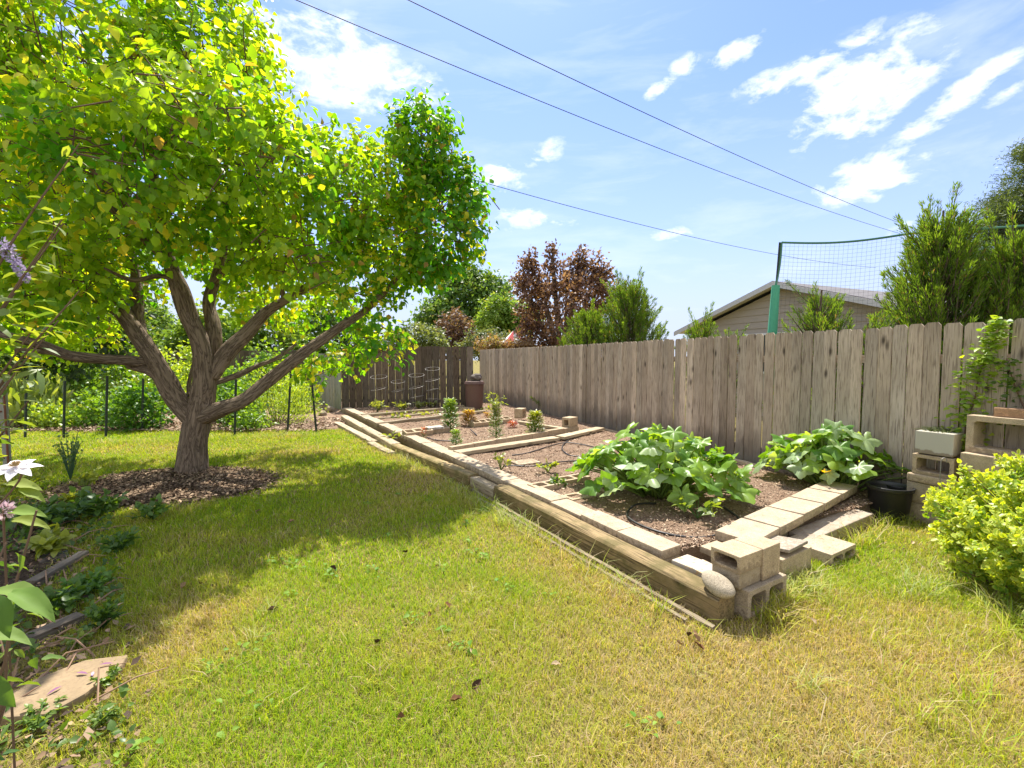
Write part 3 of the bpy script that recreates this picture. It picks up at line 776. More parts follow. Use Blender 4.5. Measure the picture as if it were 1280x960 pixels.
# wide paver leaning on the lawn
c4 = (G(1000, 675, .11) + G(1055, 681, .11)) / 2 + np.array([0, .03, 0])
o = hollow('cinder_block', 'broad beige block flat on the grass right of the white tile, undercut in front', .40, .36, .11, (c4[0], c4[1], -.005), FR, 2, M_PAVER, wall=.03)
# painted plank
a = G(1027, 676, .10); b = G(1098, 645, .10); dv = norm(b - a); c5 = (a + b) / 2 + np.array([-dv[1], dv[0], 0]) * .15
def crackpaint():
    m, nt, out = new_mat('cracked_paint'); v = coords(nt)
    vo = N(nt, 'ShaderNodeTexVoronoi', feature='DISTANCE_TO_EDGE'); vo.inputs['Scale'].default_value = 1
    L(nt, coords(nt, scale=(9, 22, 9)), vo.inputs['Vector'])
    n1 = noise_tex(nt, v, 10, 5, .7)
    c = mixc(nt, ramp(nt, n1, [(.4, 0), (.65, 1)]), (.40, .34, .265), (.30, .235, .17))
    c = mixc(nt, ramp(nt, vo.outputs['Distance'], [(.0, 1), (.04, 0)]), c, (.30, .20, .13))
    finish(nt, out, c, .7, bump(nt, vo.outputs['Distance'], .4, .01), .3); return m
o = bm_obj('painted_timber', box_bm(1.2, .2, .12), crackpaint(), bevel=.012, rough=.004); place(o, (c5[0], c5[1], -.01), math.atan2(dv[1], dv[0]), R(2)); tag(o, 'white painted timber with cracked flaking paint before the front pavers', 'timber')
# front pavers
fp = [((962, 655), (1025, 653), 'first'), ]
base = np.array([2.02, 3.62, 0])
fpm = bm_obj('paver', box_bm(.46, .3, .075), M_PAVER, bevel=.008, rough=.0015)
for i in range(5):
    o = fpm if i == 0 else link('paver', fpm.data)
    q = np.array([1.72, 3.44, 0]) + norm(np.array([.79, .61, 0])) * (.2 + .475 * i)
    place(o, (q[0], q[1], .175 + .004 * i), math.atan2(.61, .79) + RNG.normal(0, .02), RNG.normal(0, .012), 0)
    tag(o, 'wide beige paver on the front edge of the bed, %s from the corner stack' % ORD[i], 'paver', 'pavers along the front edge of the bed')
ur = bm_obj('kerb_block', box_bm(1.15, .2, .15), M_CONCG, bevel=.01)
for i in range(2):
    o = ur if i == 0 else link('kerb_block', ur.data)
    q = np.array([1.72, 3.44, 0]) + norm(np.array([.79, .61, 0])) * (.6 + 1.17 * i) + np.array([-.02, .03, 0])
    place(o, (q[0], q[1], .015), math.atan2(.61, .79)); tag(o, 'grey concrete course under the wide front pavers, the %s one' % ('left', 'right')[i], 'kerb block', 'courses under the front pavers')
# white stained slabs beside the stack
def rust():
    m, nt, out = new_mat('rust_stained_slab'); v = coords(nt); n1 = noise_tex(nt, v, 14, 5, .65)
    c = mixc(nt, ramp(nt, noise_tex(nt, v, 60, 4), [(.3, 0), (.7, 1)]), (.52, .46, .37), (.42, .36, .28))
    c = mixc(nt, ramp(nt, n1, [(.56, 0), (.7, .9)]), c, (.62, .36, .10)); finish(nt, out, c, .85, bump(nt, n1, .2, .005), .2); return m
M_RUST = rust()
q = G(862, 705, .165); o = bm_obj('slab', box_bm(.30, .2, .045), M_RUST, bevel=.006, rough=.003); place(o, (q[0] + .06, q[1] + .0, .118), EROT + .08, R(3)); tag(o, 'white slab with orange rust stains between end paver and corner stack', 'slab')
q = G(888, 718, .165); o = bm_obj('slab', box_bm(.26, .17, .05), M_RUST, bevel=.006, rough=.003); place(o, (q[0] + .02, q[1] + .06, .122), EROT - .1, R(-2)); tag(o, 'clean white slab tucked under the stone beside the corner stack', 'slab')
q = G(884, 690, .17); o = bm_obj('paver', box_bm(.2, .16, .05), M_CONC, bevel=.006); place(o, (q[0] + .1, q[1] + .05, .14), FR); tag(o, 'small tan paver half hidden behind the corner stack', 'paver')
# the stone
bm = bmesh.new(); bmesh.ops.create_icosphere(bm, subdivisions=4, radius=1)
for v in bm.verts:
    n_ = mnoise.noise(v.co * 1.1 + Vector((4, 1, 7))) * .07; v.co = Vector((v.co.x * .118 * (1 + n_), v.co.y * .072 * (1 + n_), v.co.z * .058 * (1 + n_)))
o = bm_obj('stone', bm, mat_concrete('river_stone', (.46, .39, .285), amt=.12, splash=False), bevel=0); o.data.polygons.foreach_set('use_smooth', [True] * len(o.data.polygons))
q = G(899, 737, .19); place(o, (q[0], q[1] + .02, .212), EROT + R(168), R(4), R(8)); tag(o, 'smooth oval river stone resting on the end of the mossy timber', 'stone')

# near row of hollow blocks beside the squash
for i, (pxy, z, lab) in enumerate((((683, 604), .205, 'weedy hollow block with open cores by the lawn edge, left of the large squash plant'), ((716, 596), .205, 'hollow block next to the weedy one, running under the squash leaves'),
                                   ((727, 618), .165, 'low hollow block nearer the camera, half under the large squash plant'), ((765, 608), .165, 'low hollow block hidden under the squash stems'))):
    q = G(*pxy, z); hollow('cinder_block', lab, .40, .155, .19, (q[0], q[1], z - .155), math.atan2(.61, .79) - .1, 2, M_CONC, up=True, group='hollow blocks across the near bed', wall=.034)
# middle row
mid = [(516, 538.2, 0), (527, 536.6, 0), (537, 535, 1), (548, 533.4, 0), (598, 526.4, 0), (613, 524.6, 0), (628, 522.6, 0)]
for i, (px, py, solid) in enumerate(mid):
    q = G(px, py, .255); rz_ = math.atan2(.61, .79)
    if solid:
        o = bm_obj('paver', box_bm(.34, .2, .05), mat_concrete('white_paver', (.75, .72, .64), amt=.1), bevel=.006); place(o, (q[0] + .08, q[1] + .06, .225), rz_); tag(o, 'whitish paver lying in the middle row of hollow blocks', 'paver')
        continue
    hollow('cinder_block', 'hollow block across the middle of the bed, %s of the row counted from the lawn' % ORD[i if i < 2 else i - 1], .38, .17, .19, (q[0], q[1], .265 - .17), rz_, 2, M_CONC, up=True, group='hollow blocks across the middle of the bed', wall=.03, rx=R(13))
for i, (px, py) in enumerate(((572, 507), (584, 509))):
    q = G(px, py, .23); hollow('cinder_block', 'hollow block at the far right corner of the bed, %s the bin' % ('farther from', 'nearer to')[i], .38, .17, .19, (q[0], q[1], .06), .3, 2, M_CONC, up=True, group='hollow blocks by the bin', wall=.036)
# loose blocks by the fence
q = G(650.5, 523, .2); hollow('cinder_block', 'loose cinder block by the fence, farther one, core turned aside', .27, .2, .23, (q[0] + .0, q[1] + .1, .2), 1.15, 1, M_CONC, wall=.045)
q = G(712, 534.5, .24); hollow('cinder_block', 'loose cinder block by the fence, nearer one, square core facing left', .2, .27, .2, (q[0] + .02, q[1] + .12, .235), 2.4, 1, M_CONC, wall=.045)
q = G(655, 578, .16); o = bm_obj('flagstone', box_bm(.36, .26, .03), M_PAVER, bevel=.01, rough=.006); place(o, (q[0] + .02, q[1], .145), .5); tag(o, 'flat pale stone half buried in the soil by the hose', 'flagstone')

# block stacks by the fence on the right
SR = R(-66.7)        # fronts run parallel to the fence
def fence_pt(px, off):
    k = (px - 640) / FPX; g = FDIR[0] / FDIR[1]      # the line parallel to the fence, off metres into the yard
    b = FP0 + FN * off; y = (b[0] - g * b[1]) / (k - g); return np.array([k * y, y, 0.])
def stack_c(px, py, y, z): d = D(px, py, y); return np.array([d[0], y, z])
q = fence_pt(1178, .17)
o = bm_obj('concrete_block', box_bm(.40, .2, .20), M_CONCG, bevel=.008, rough=.002); place(o, (q[0], q[1], -.01), SR); tag(o, 'bottom block of the painted block stack, on the ground behind the pots', 'concrete block')
o = bm_obj('concrete_block', box_bm(.39, .2, .20), M_CONCG, bevel=.008, rough=.002); place(o, (q[0], q[1], .192), SR + .05); tag(o, 'shaded block second from the ground in the painted block stack', 'concrete block')
o = bm_obj('slab', box_bm(.38, .24, .085), M_CONC, bevel=.02, segs=3, rough=.002); place(o, (q[0], q[1], .394), SR - .03); tag(o, 'rounded slab below the hollow block of the painted stack', 'slab')
hollow('cinder_block', 'hollow block with its core facing the lawn, under the white painted block', .32, .2, .195, (q[0], q[1], .481), SR + .03, 1, M_CONC, wall=.035)
def whitepaint():
    m, nt, out = new_mat('white_painted_block'); v = coords(nt); n1 = noise_tex(nt, v, 9, 6, .7)
    sp = nt.nodes.new('ShaderNodeSeparateXYZ'); L(nt, v, sp.inputs[0])
    e = N(nt, 'ShaderNodeMath', operation='MULTIPLY_ADD'); L(nt, n1, e.inputs[0]); e.inputs[1].default_value = .12; L(nt, sp.outputs['Z'], e.inputs[2])
    c = mixc(nt, ramp(nt, e.outputs[0], [(.088, 1), (.098, 0)]), (.47, .44, .35), (.26, .21, .15))
    c = mixc(nt, ramp(nt, n1, [(.68, 0), (.72, .8)]), c, (.40, .34, .25)); finish(nt, out, c, .75, bump(nt, n1, .3, .006), .25); return m
o = bm_obj('concrete_block', box_bm(.29, .21, .215), whitepaint(), bevel=.008, rough=.003); place(o, (q[0], q[1], .690), SR + .06); tag(o, 'white painted block with peeling base, top of the left stack by the fence', 'concrete block')
mb = MB()
for i in range(90):
    a = RNG.uniform(0, 2 * np.pi); r = .1 * math.sqrt(RNG.uniform()); p = np.array([q[0] + r * math.cos(a) * .9, q[1] + r * math.sin(a) * .9, .902])
    t = p + np.array([RNG.normal(0, .035), RNG.normal(0, .03), RNG.uniform(.01, .055)]); mb.tube([p, (p + t) / 2 + [0, 0, .012], t], [.003, .003, .001], 4, tuple(np.array((.20, .24, .09)) * RNG.uniform(.5, 1.5)))
o = mb.build('moss_tuft', M_GRASS); tag(o, 'tuft of dry green moss on the white painted block', 'moss')
q2 = fence_pt(1264, .17)
for k, z in enumerate((-.01, .19, .39)):
    o = bm_obj('concrete_block', box_bm(.42, .2, .197), M_CONC, bevel=.008, rough=.002); place(o, (q2[0], q2[1], z), SR - .02 * k)
    tag(o, 'tan block of the right stack by the fence, %s' % ('on the ground behind the shrub', 'second up behind the shrub', 'third up behind the shrub')[k], 'concrete block', 'blocks of the right stack')
o = bm_obj('concrete_block', box_bm(.47, .26, .17), M_CONC, bevel=.008, rough=.002); place(o, (q2[0] + FN[0] * .05, q2[1] + FN[1] * .05, .594), SR); tag(o, 'tan ledge block just above the shrub, under the big hollow block', 'concrete block')
hollow('cinder_block', 'big hollow block with fence showing through, on the right stack under the brick', .47, .2, .335, (q2[0], q2[1], .765), SR - .02, 1, M_CONC, wall=.052)
o = bm_obj('brick', box_bm(.36, .1, .078), mat_concrete('orange_brick', (.50, .30, .17), amt=.2), bevel=.008, rough=.002); place(o, (q2[0] - FDIR[0] * .1, q2[1] - FDIR[1] * .1, 1.101), SR + .02); tag(o, 'orange brick lying on top of the big hollow block', 'brick')
mb = MB(); w0 = fence_pt(1182, .36) + UP * .62; mb.tube(smooth_path([w0 + [0, 0, -.25], w0 + [0, 0, .02], w0 + [.015, 0, .06], w0 + [.045, 0, .065], w0 + [.055, 0, .02]], 6), .004, 6); o = mb.build('wire_hook', M_WIRE); tag(o, 'thin bent wire hook before the slab of the left stack', 'wire')

# ------------------------------------------------------------------ pots
def pot(loc, r, h, label):
    root = empty('plant_pot', loc, label, 'plant pot', 'black nursery pots')
    prof = [(.0, .0), (.78, .0), (.80, .03), (.97, .86), (.985, .87), (1.03, .88), (1.04, .99), (1.02, 1.0), (.97, 1.0), (.95, .9), (.76, .06), (0, .06)]
    bm = bmesh.new(); n = 40; rings = []
    for (a, z) in prof: rings.append([bm.verts.new((a * r * math.cos(2 * math.pi * i / n), a * r * math.sin(2 * math.pi * i / n), z * h)) for i in range(n)] if a > 0 else [bm.verts.new((0, 0, z * h))])
    for j in range(len(rings) - 1):
        A, B = rings[j], rings[j + 1]
        for i in range(n):
            if len(A) == 1: bm.faces.new((A[0], B[(i + 1) % n], B[i]))
            elif len(B) == 1: bm.faces.new((A[i], A[(i + 1) % n], B[0]))
            else: bm.faces.new((A[i], A[(i + 1) % n], B[(i + 1) % n], B[i]))
    bmesh.ops.recalc_face_normals(bm, faces=bm.faces[:])
    # split the rim off as a part
    o = bm_obj('pot_body', bm, M_BLACK, root, bevel=0); o.data.polygons.foreach_set('use_smooth', [True] * len(o.data.polygons))
    rm = MB(); rm.tube([(math.cos(t) * r * 1.03, math.sin(t) * r * 1.03, h * .985) for t in np.linspace(0, 2 * math.pi, 48)], .007, 8, caps=False)
    rm.build('rim', M_BLACK, root, True)
    return root
p_ = G(1121, 652, 0); pot((p_[0] + .0, p_[1] + .1, 0), .185, .335, 'black nursery pot at the end of the front pavers, the nearer of two')
pot((p_[0] + .27, p_[1] + .30, 0), .18, .30, 'black nursery pot tucked behind the nearer one, beside the shrub')

# ------------------------------------------------------------------ hoses
def hose(pts, r, label, z=.158):
    P = smooth_path([np.append(G(px, py, z)[:2], z + dz) for (px, py, dz) in pts], 8)
    mb = MB(); mb.tube(P, r, 8); o = mb.build('drip_hose', M_HOSE, smooth=True); tag(o, label, 'hose', 'drip hoses on the soil')
hose([(905, 634, 0), (925, 650, 0), (914, 663, .01), (886, 671, 0), (855, 671, 0), (820, 665, .008), (792, 652, 0), (784, 642, 0), (795, 632, .01), (820, 629, 0)], .011, 'black drip hose looped on the soil before the large squash plant')
hose([(640, 569, 0), (660, 566, 0), (690, 557, .005), (709, 554, .01), (735, 557, 0), (750, 561, 0)], .009, 'black drip hose running straight over bare soil behind two seedlings')
hose([(629, 583, 0), (640, 582, 0), (665, 583, .003), (690, 579, .006), (720, 576, 0), (745, 577, 0)], .009, 'black drip hose passing under the two seedlings')
hose([(742, 541, .01), (734, 538, .03), (724, 540, .01), (712, 549, 0), (704, 556, 0), (703, 562, 0), (712, 569, 0), (728, 570, 0), (745, 566, 0)], .009, 'black drip hose curling from the plank end into a loop by the fence')
hose([(490, 530, 0), (507, 526, .01), (520, 524, 0), (550, 525, 0)], .010, 'black drip hose in the far bed before the timber')
hose([(533, 547, .01), (545, 550, .0), (565, 551, 0), (572, 547, 0)], .010, 'black drip hose curving beside the small bushy seedling')
hose([(588, 538, .02), (592, 541, .01), (596, 544, 0)], .010, 'short end of drip hose sticking up between the rows')

# ------------------------------------------------------------------ the big tree
def crown(name, lobes, ncl, per, leaf, mat, parent, pal, clr=.16, tmpl=OVATE, droop=.6, twig=None, seed=1, shell=(.62, 1.04), lump=.25, upn=.8, uptwigs=0, yellow=.3, outn=.35, rnd=.42, shade_x=None):
    """leaf clusters on twig tips spread through lumpy lobes"""
    rng = np.random.default_rng(seed)
    C = np.array([l[0] for l in lobes]); Rd = np.array([l[1] for l in lobes])
    wts = np.array([(r[0] * r[1] + r[1] * r[2] + r[0] * r[2]) * (l[2] if len(l) > 2 else 1) for r, l in zip(Rd, lobes)]); wts /= wts.sum()
    n = int(ncl * 1.9); li = rng.choice(len(lobes), n, p=wts)
    d = norm(rng.normal(size=(n, 3)))
    lum = np.array([mnoise.noise(Vector(tuple(d[i] * 2.1 + C[li[i]]))) for i in range(n)]) * lump
    rr = (shell[0] + (shell[1] - shell[0]) * rng.uniform(0, 1, n) ** .6) * (1 + lum)
    P = C[li] + d * Rd[li] * rr[:, None]
    inside = np.zeros(n, bool)
    for c, r in zip(C, Rd):
        inside |= (np.sum(((P - c) / r) ** 2, 1) < .30)
    P, d, li = P[~inside][:ncl], d[~inside][:ncl], li[~inside][:ncl]
    n = len(P)
    O = norm(d * .8 + rng.normal(size=(n, 3)) * .35 + np.array([0, 0, .15]))
    k = per
    t = rng.uniform(-1, 1, (n, k, 1))
    LP = P[:, None] + O[:, None] * t * clr + rng.normal(size=(n, k, 3)) * clr * .42
    LA = O[:, None] * .55 + rng.normal(size=(n, k, 3)) * .6 + np.array([0, 0, -droop])
    LN = np.array([0, 0, upn]) + O[:, None] * outn + rng.normal(size=(n, k, 3)) * rnd
    LP, LA, LN = (q.reshape(-1, 3) for q in (LP, LA, LN))
    S = rng.uniform(leaf * .65, leaf * 1.2, len(LP))
    tone = np.repeat(np.clip(.5 + .45 * np.array([mnoise.noise(Vector(tuple(p * .75))) for p in P]) + rng.normal(0, .16, n), 0, 1), k)
    if shade_x is not None: tone -= np.clip((LP[:, 0] - shade_x) * .5, 0, .4)  # shade on the right-hand lobes, put into the leaf colour
    tone = np.clip(tone + rng.normal(0, .13, len(tone)), 0, 1)
    col = lerpc(pal[0], pal[1], tone)
    yq = np.repeat(np.array([mnoise.noise(Vector(tuple(p * .95 + np.array([7, 3, 1])))) for p in P]), k); ye = rng.uniform(0, 1, len(tone)) < yellow * .12 + np.clip((yq - .08) * 2.2, 0, .8) * yellow * 1.6
    if len(pal) > 2: col[ye] = np.array(pal[2]) * rng.uniform(.8, 1.15, (ye.sum(), 1))
    if len(pal) > 3:
        br = rng.uniform(0, 1, len(tone)) < .012; col[br] = pal[3]
    col *= rng.uniform(.8, 1.15, (len(col), 1))
    o = leaf_mesh(name, LP, LA, LN, S, tmpl, col, mat, parent)
    if twig:
        mb = MB()
        for i in range(n):
            if i % 2: continue
            a = P[i] - O[i] * clr * 2.4 - (P[i] - C[li[i]]) * .12; b = P[i] + O[i] * clr * .8
            mb.tube([a, (a + b) / 2 + rng.normal(0, .02, 3), b], [.009, .006, .002], 4, caps=False)
        if uptwigs:
            top = np.argsort(-(P[:, 2] + .9 * (np.abs(d[:, 2]) > .3)))[:uptwigs * 3]
            for i in rng.choice(top, uptwigs, replace=False):
                for q in range(rng.integers(1, 4)):
                    b = P[i] + rng.normal(0, .10, 3); e = b + np.array([rng.normal(0, .05), rng.normal(0, .05), rng.uniform(.15, .38)])
                    m_ = (b + e) / 2 + rng.normal(0, .012, 3); mb.tube([b, m_, e], [.006, .005, .003], 4)
                    for h in range(rng.integers(2, 6)):
                        f = b + (e - b) * rng.uniform(.4, 1.05); g = f + rng.normal(0, .03, 3) + [0, 0, .02]; mb.tube([f, g], [.004, .006], 4)
        mb.build('twigs', twig, parent)
    return o, P
TREE = empty('shade_tree', (0, 0, 0), 'broad leafy tree with several thick spreading limbs in a mulch ring on the lawn', 'tree')
TB = np.array([-4.40, 6.25, 0])
def limb(mb, pts, radii, n=16, lump=.22):
    P = smooth_path([D(*p) for p in pts], 7)
    t = np.linspace(0, 1, len(P)); r = np.interp(t, np.linspace(0, 1, len(radii)), radii)
    mb.tube(P, r * .9, n, lump=lump)
    return P
mb = MB()
tp = [(238, 600, 6.25), (240, 590, 6.25), (241, 575, 6.25), (243, 550, 6.25), (247, 525, 6.25), (252, 505, 6.25), (256, 480, 6.26), (262, 455, 6.28)]
limb(mb, tp, [.28, .225, .205, .19, .19, .185, .16, .14], 28, .20)
mb.build('trunk', M_BARK, TREE, True)
LIMBS = [
    ([(246, 528, 6.25), (222, 500, 6.2), (204, 470, 6.1), (186, 440, 6.0), (168, 412, 5.95), (150, 385, 5.9), (128, 345, 5.8), (110, 300, 5.7)], [.145, .15, .145, .125, .11, .10, .07, .03]),
    ([(196, 458, 6.1), (172, 452, 5.9), (130, 449, 5.6), (90, 445, 5.3), (55, 432, 5.1), (25, 424, 4.9), (-25, 410, 4.7)], [.06, .075, .07, .065, .06, .05, .035]),
    ([(205, 478, 6.1), (188, 464, 6.0), (165, 458, 5.9), (152, 452, 5.8), (70, 440, 5.6), (20, 438, 5.5)], [.08, .07, .05, .045, .045, .03]),
    ([(180, 432, 6.0), (173, 400, 6.05), (171, 370, 6.1), (168, 330, 6.15), (160, 280, 6.2)], [.07, .085, .075, .055, .02]),
    ([(252, 510, 6.25), (256, 470, 6.2), (250, 430, 6.15), (236, 395, 6.1), (224, 360, 6.0), (210, 320, 5.95), (200, 270, 5.9), (192, 210, 5.85), (190, 140, 5.8)], [.15, .145, .13, .12, .115, .085, .075, .05, .02]),
    ([(258, 480, 6.28), (265, 445, 6.35), (266, 410, 6.4), (262, 375, 6.5), (275, 330, 6.55), (285, 270, 6.6), (300, 200, 6.6)], [.12, .12, .11, .085, .075, .055, .02]),
    ([(264, 470, 6.25), (285, 440, 6.3), (305, 420, 6.4), (330, 392, 6.5), (355, 376, 6.6), (385, 358, 6.7), (405, 335, 6.8), (430, 290, 6.9), (455, 220, 7.0)], [.11, .12, .105, .08, .07, .06, .055, .045, .02]),
    ([(252, 522, 6.2), (280, 510, 6.2), (305, 500, 6.25), (335, 476, 6.35), (365, 452, 6.45), (395, 430, 6.6), (425, 409, 6.8), (460, 385, 7.0), (500, 340, 7.2), (530, 260, 7.3), (545, 160, 7.3)], [.12, .115, .10, .098, .092, .085, .075, .055, .04, .03, .012]),
    ([(270, 478, 6.35), (300, 468, 6.6), (320, 458, 6.8), (345, 448, 7.0), (370, 430, 7.3)], [.045, .045, .04, .035, .02]),
    ([(236, 495, 6.3), (236, 480, 6.4), (240, 462, 6.5), (245, 440, 6.6)], [.03, .03, .026, .015]),
    ([(222, 352, 6.0), (200, 345, 5.8), (165, 350, 5.5), (130, 335, 5.2)], [.035, .035, .03, .012]),
    ([(355, 376, 6.6), (352, 340, 6.5), (365, 300, 6.4), (375, 240, 6.3)], [.04, .04, .03, .012]),
    ([(215, 330, 5.95), (180, 300, 5.6), (140, 260, 5.2), (110, 200, 5.0)], [.05, .045, .035, .012]),
    ([(268, 352, 6.5), (295, 320, 6.3), (320, 280, 6.1), (335, 230, 6.0)], [.05, .045, .03, .012]),
    ([(160, 398, 5.95), (135, 385, 6.2), (100, 360, 6.5), (70, 310, 6.8)], [.05, .045, .035, .015]),
]
for pts, rad in LIMBS:
    mb = MB(); limb(mb, pts, rad, 14, .2); mb.build('limb', M_BARK, TREE, True)
def lobe(px, py, y, rx, rz, ry=None, wgt=1.): return (D(px, py, y), np.array([rx, ry or rx, rz]), wgt)
LOBES = [lobe(545, 275, 7.35, .70, .98, .7, 2.0), lobe(530, 180, 7.3, .48, .66, .5, 2.2), lobe(583, 255, 7.4, .3, .55, .35, 2.0), lobe(490, 305, 7.3, .75, .85, .8, 1.6), lobe(455, 245, 7.0, .75, .8, .7, 1.6),
         lobe(430, 360, 7.1, .8, .75, .7), lobe(470, 425, 7.4, .5, .42), lobe(385, 255, 6.3, .85, .95), lobe(350, 190, 6.1, .75, .55), lobe(400, 455, 7.8, .55, .35),
         lobe(255, 120, 6.0, 1.15, .85), lobe(120, 100, 5.6, 1.3, .9), lobe(10, 150, 5.4, 1.2, 1.1), lobe(190, 10, 6.2, 1.35, .8), lobe(60, 20, 6.0, 1.4, .9), lobe(265, 60, 6.2, .7, .6),
         lobe(60, 250, 5.2, 1.0, .85), lobe(492, 215, 7.1, .55, .6, .5, 1.4), lobe(265, 150, 4.7, .75, .55, .7), lobe(150, 185, 4.5, .8, .6, .7), lobe(330, 200, 5.0, .55, .45), lobe(180, 215, 5.1, 1.0, .8), lobe(290, 215, 5.4, .85, .75), lobe(310, 300, 6.0, .7, .6), lobe(30, 350, 5.5, .9, .6), lobe(110, 350, 5.8, .8, .5),
         lobe(130, 290, 7.8, 1.2, .9), lobe(260, 290, 8.0, 1.0, .8), lobe(350, 360, 8.2, 1.0, .65), lobe(-80, 280, 5.6, 1.3, 1.1), lobe(-90, 120, 6, 1.4, 1.2), lobe(380, 310, 5.7, .6, .55, None, .9), lobe(60, 400, 7.5, 1.2, .6)]
PAL = ((.08, .25, .02), (.38, .49, .03), (.66, .60, .06), (.40, .25, .08))
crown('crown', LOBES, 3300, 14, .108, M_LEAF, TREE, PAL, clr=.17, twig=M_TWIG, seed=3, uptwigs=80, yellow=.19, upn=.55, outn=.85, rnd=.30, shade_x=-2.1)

# ------------------------------------------------------------------ other trees
def small_tree(name, label, base, lobes, ncl, per, leaf, pal, trunk_r, group=None, tmpl=RHOMB, seed=1, clr=.3, mat=None, lump=.35, cat='tree', upn=.6, droop=.3, shell=(.55, 1.05)):
    root = empty(name, (0, 0, 0), label, cat, group)
    mb = MB(); base = np.array(base, float); rng = np.random.default_rng(seed)
    zc = min(l[0][2] for l in lobes)
    fork = np.array([base[0], base[1], base[2] + max(.3, (zc - base[2]) * .5)])
    mb.tube([base, (base + fork) / 2 + [.03, 0, 0], fork], [trunk_r * 1.2, trunk_r, trunk_r * .85], 10, lump=.1)
    for l in lobes:
        c = l[0]; mid_ = (fork + c) / 2 + rng.normal(0, .1, 3) + [0, 0, .1]
        mb.tube(smooth_path([fork, mid_, c, c + (c - mid_) * .12], 4), np.linspace(trunk_r * .5, trunk_r * .06, 13), 6)
    mb.build('trunk', M_BARK, root, True)
    crown('crown', lobes, ncl, per, leaf, mat or M_LEAFB, root, pal, clr=clr, tmpl=tmpl, seed=seed, lump=lump, upn=upn, droop=droop, shell=shell)
    return root
GRN = ((.055, .12, .03), (.15, .25, .045), (.26, .33, .06))
GRN2 = ((.08, .16, .03), (.22, .33, .05), (.34, .40, .08))
small_tree('cottonwood_tree', 'tall round green tree farthest off, beyond the far fence', (-4.6, 46, 0), [lobe(587, 375, 46, 3.2, 2.9), lobe(560, 395, 45, 2.6, 1.6), lobe(610, 372, 46, 2.4, 2.2), lobe(580, 352, 46, 1.8, 1.2), lobe(545, 400, 45, 1.6, 1.2)], 1500, 8, .42, GRN, .5, seed=21, clr=.5)
small_tree('round_tree', 'pale green tree right of the tall cottonwood beyond the far fence', (-1.3, 36, 0), [lobe(625, 395, 36, 1.5, 1.3), lobe(648, 400, 36, 1.5, 1.3), lobe(612, 405, 36, .9, .9)], 800, 8, .3, GRN2, .3, seed=22, clr=.35)
small_tree('bronze_tree', 'small dusty bronze leaved tree in front of the cottonwood', (-3.8, 30, 0), [lobe(568, 415, 30, 1.05, 1.25), lobe(560, 425, 30, .8, .9), lobe(580, 425, 30, .7, .9)], 500, 8, .22, ((.11, .065, .05), (.21, .13, .10), (.25, .18, .12)), .2, seed=23, clr=.28)
small_tree('round_shrub', 'pale olive bush above the middle of the dark fence', (-4.8, 24, 0), [lobe(520, 425, 24, 1.1, .75), lobe(500, 428, 24, .8, .6), lobe(540, 430, 24, .8, .5)], 500, 8, .2, ((.09, .13, .05), (.19, .23, .08), (.24, .26, .1)), .15, seed=24, clr=.25, cat='shrub')
small_tree('round_shrub', 'grey green bush above the corner where the two fences meet', (-1.1, 24, 0), [lobe(608, 425, 24, .9, .5), lobe(630, 432, 24, .9, .5), lobe(590, 436, 24, .7, .5)], 400, 8, .18, ((.09, .12, .05), (.19, .21, .09), (.24, .24, .1)), .15, seed=25, clr=.22, cat='shrub')
small_tree('dry_shrub', 'brownish withered shrub leaning over the far end of the long fence', (-.45, 18.3, 0), [lobe(612, 431, 18.3, .5, .25), lobe(632, 435, 18.2, .45, .22), lobe(654, 434, 18, .45, .2)], 420, 7, .12, ((.16, .09, .05), (.28, .19, .10), (.20, .22, .07)), .06, seed=26, clr=.16, cat='shrub')
plum_l = [lobe(700, 395, 19, 1.5, 1.7), lobe(670, 385, 19, .75, 1.2), lobe(735, 370, 19, 1.0, .9), lobe(762, 372, 19, .9, .55), lobe(665, 430, 19, .7, .8)]
for (px, py, r) in ((655, 340, .26), (663, 326, .22), (690, 330, .25), (691, 318, .2), (722, 340, .28), (728, 322, .24), (747, 330, .26), (742, 350, .3), (650, 352, .25), (755, 345, .22), (708, 345, .3), (672, 350, .3)): plum_l.append(lobe(px, py, 19, r, r * 1.9, r, 1.4))
small_tree('plum_tree', 'purple brown leaved tree with spiky upright shoots behind the long fence', (2.1, 19, 0), plum_l, 1300, 9, .17, ((.09, .05, .042), (.26, .155, .115), (.38, .22, .12)), .2, seed=27, clr=.2)
# greenery behind the vegetable patch
for i, (px, y, zc, r, lb, pl) in enumerate(((20, 20, 3.4, 2.4, 'bushy green tree behind the vegetable patch at the left edge of the photo', GRN2), (115, 24, 3.6, 2.6, 'broad green tree behind the patch, left of the big trunk', GRN), (330, 24, 2.7, 1.9, 'low green tree behind the patch, seen right of the big trunk', GRN2),
                                    (420, 27, 3.0, 2.2, 'green tree behind the pale fence panel', GRN), (190, 30, 3.2, 2.0, 'distant pale tree seen between the limbs of the big tree', GRN2), (265, 21, 2.2, 1.4, 'low bushy tree right behind the big trunk', GRN2))):
    c = D(px, 450, y); c[2] = zc
    small_tree('garden_tree', lb, (c[0], y, 0), [(c, np.array([r, r * .8, r * .8])), (c + [r * .6, 0, -.5], np.array([r * .6] * 3)), (c + [-r * .7, 0, -.3], np.array([r * .6] * 3)), (c + [0, -.3, r * .5], np.array([r * .6] * 3))], 800, 8, .26, pl, .2, 'trees behind the vegetable patch', seed=40 + i, clr=.32)
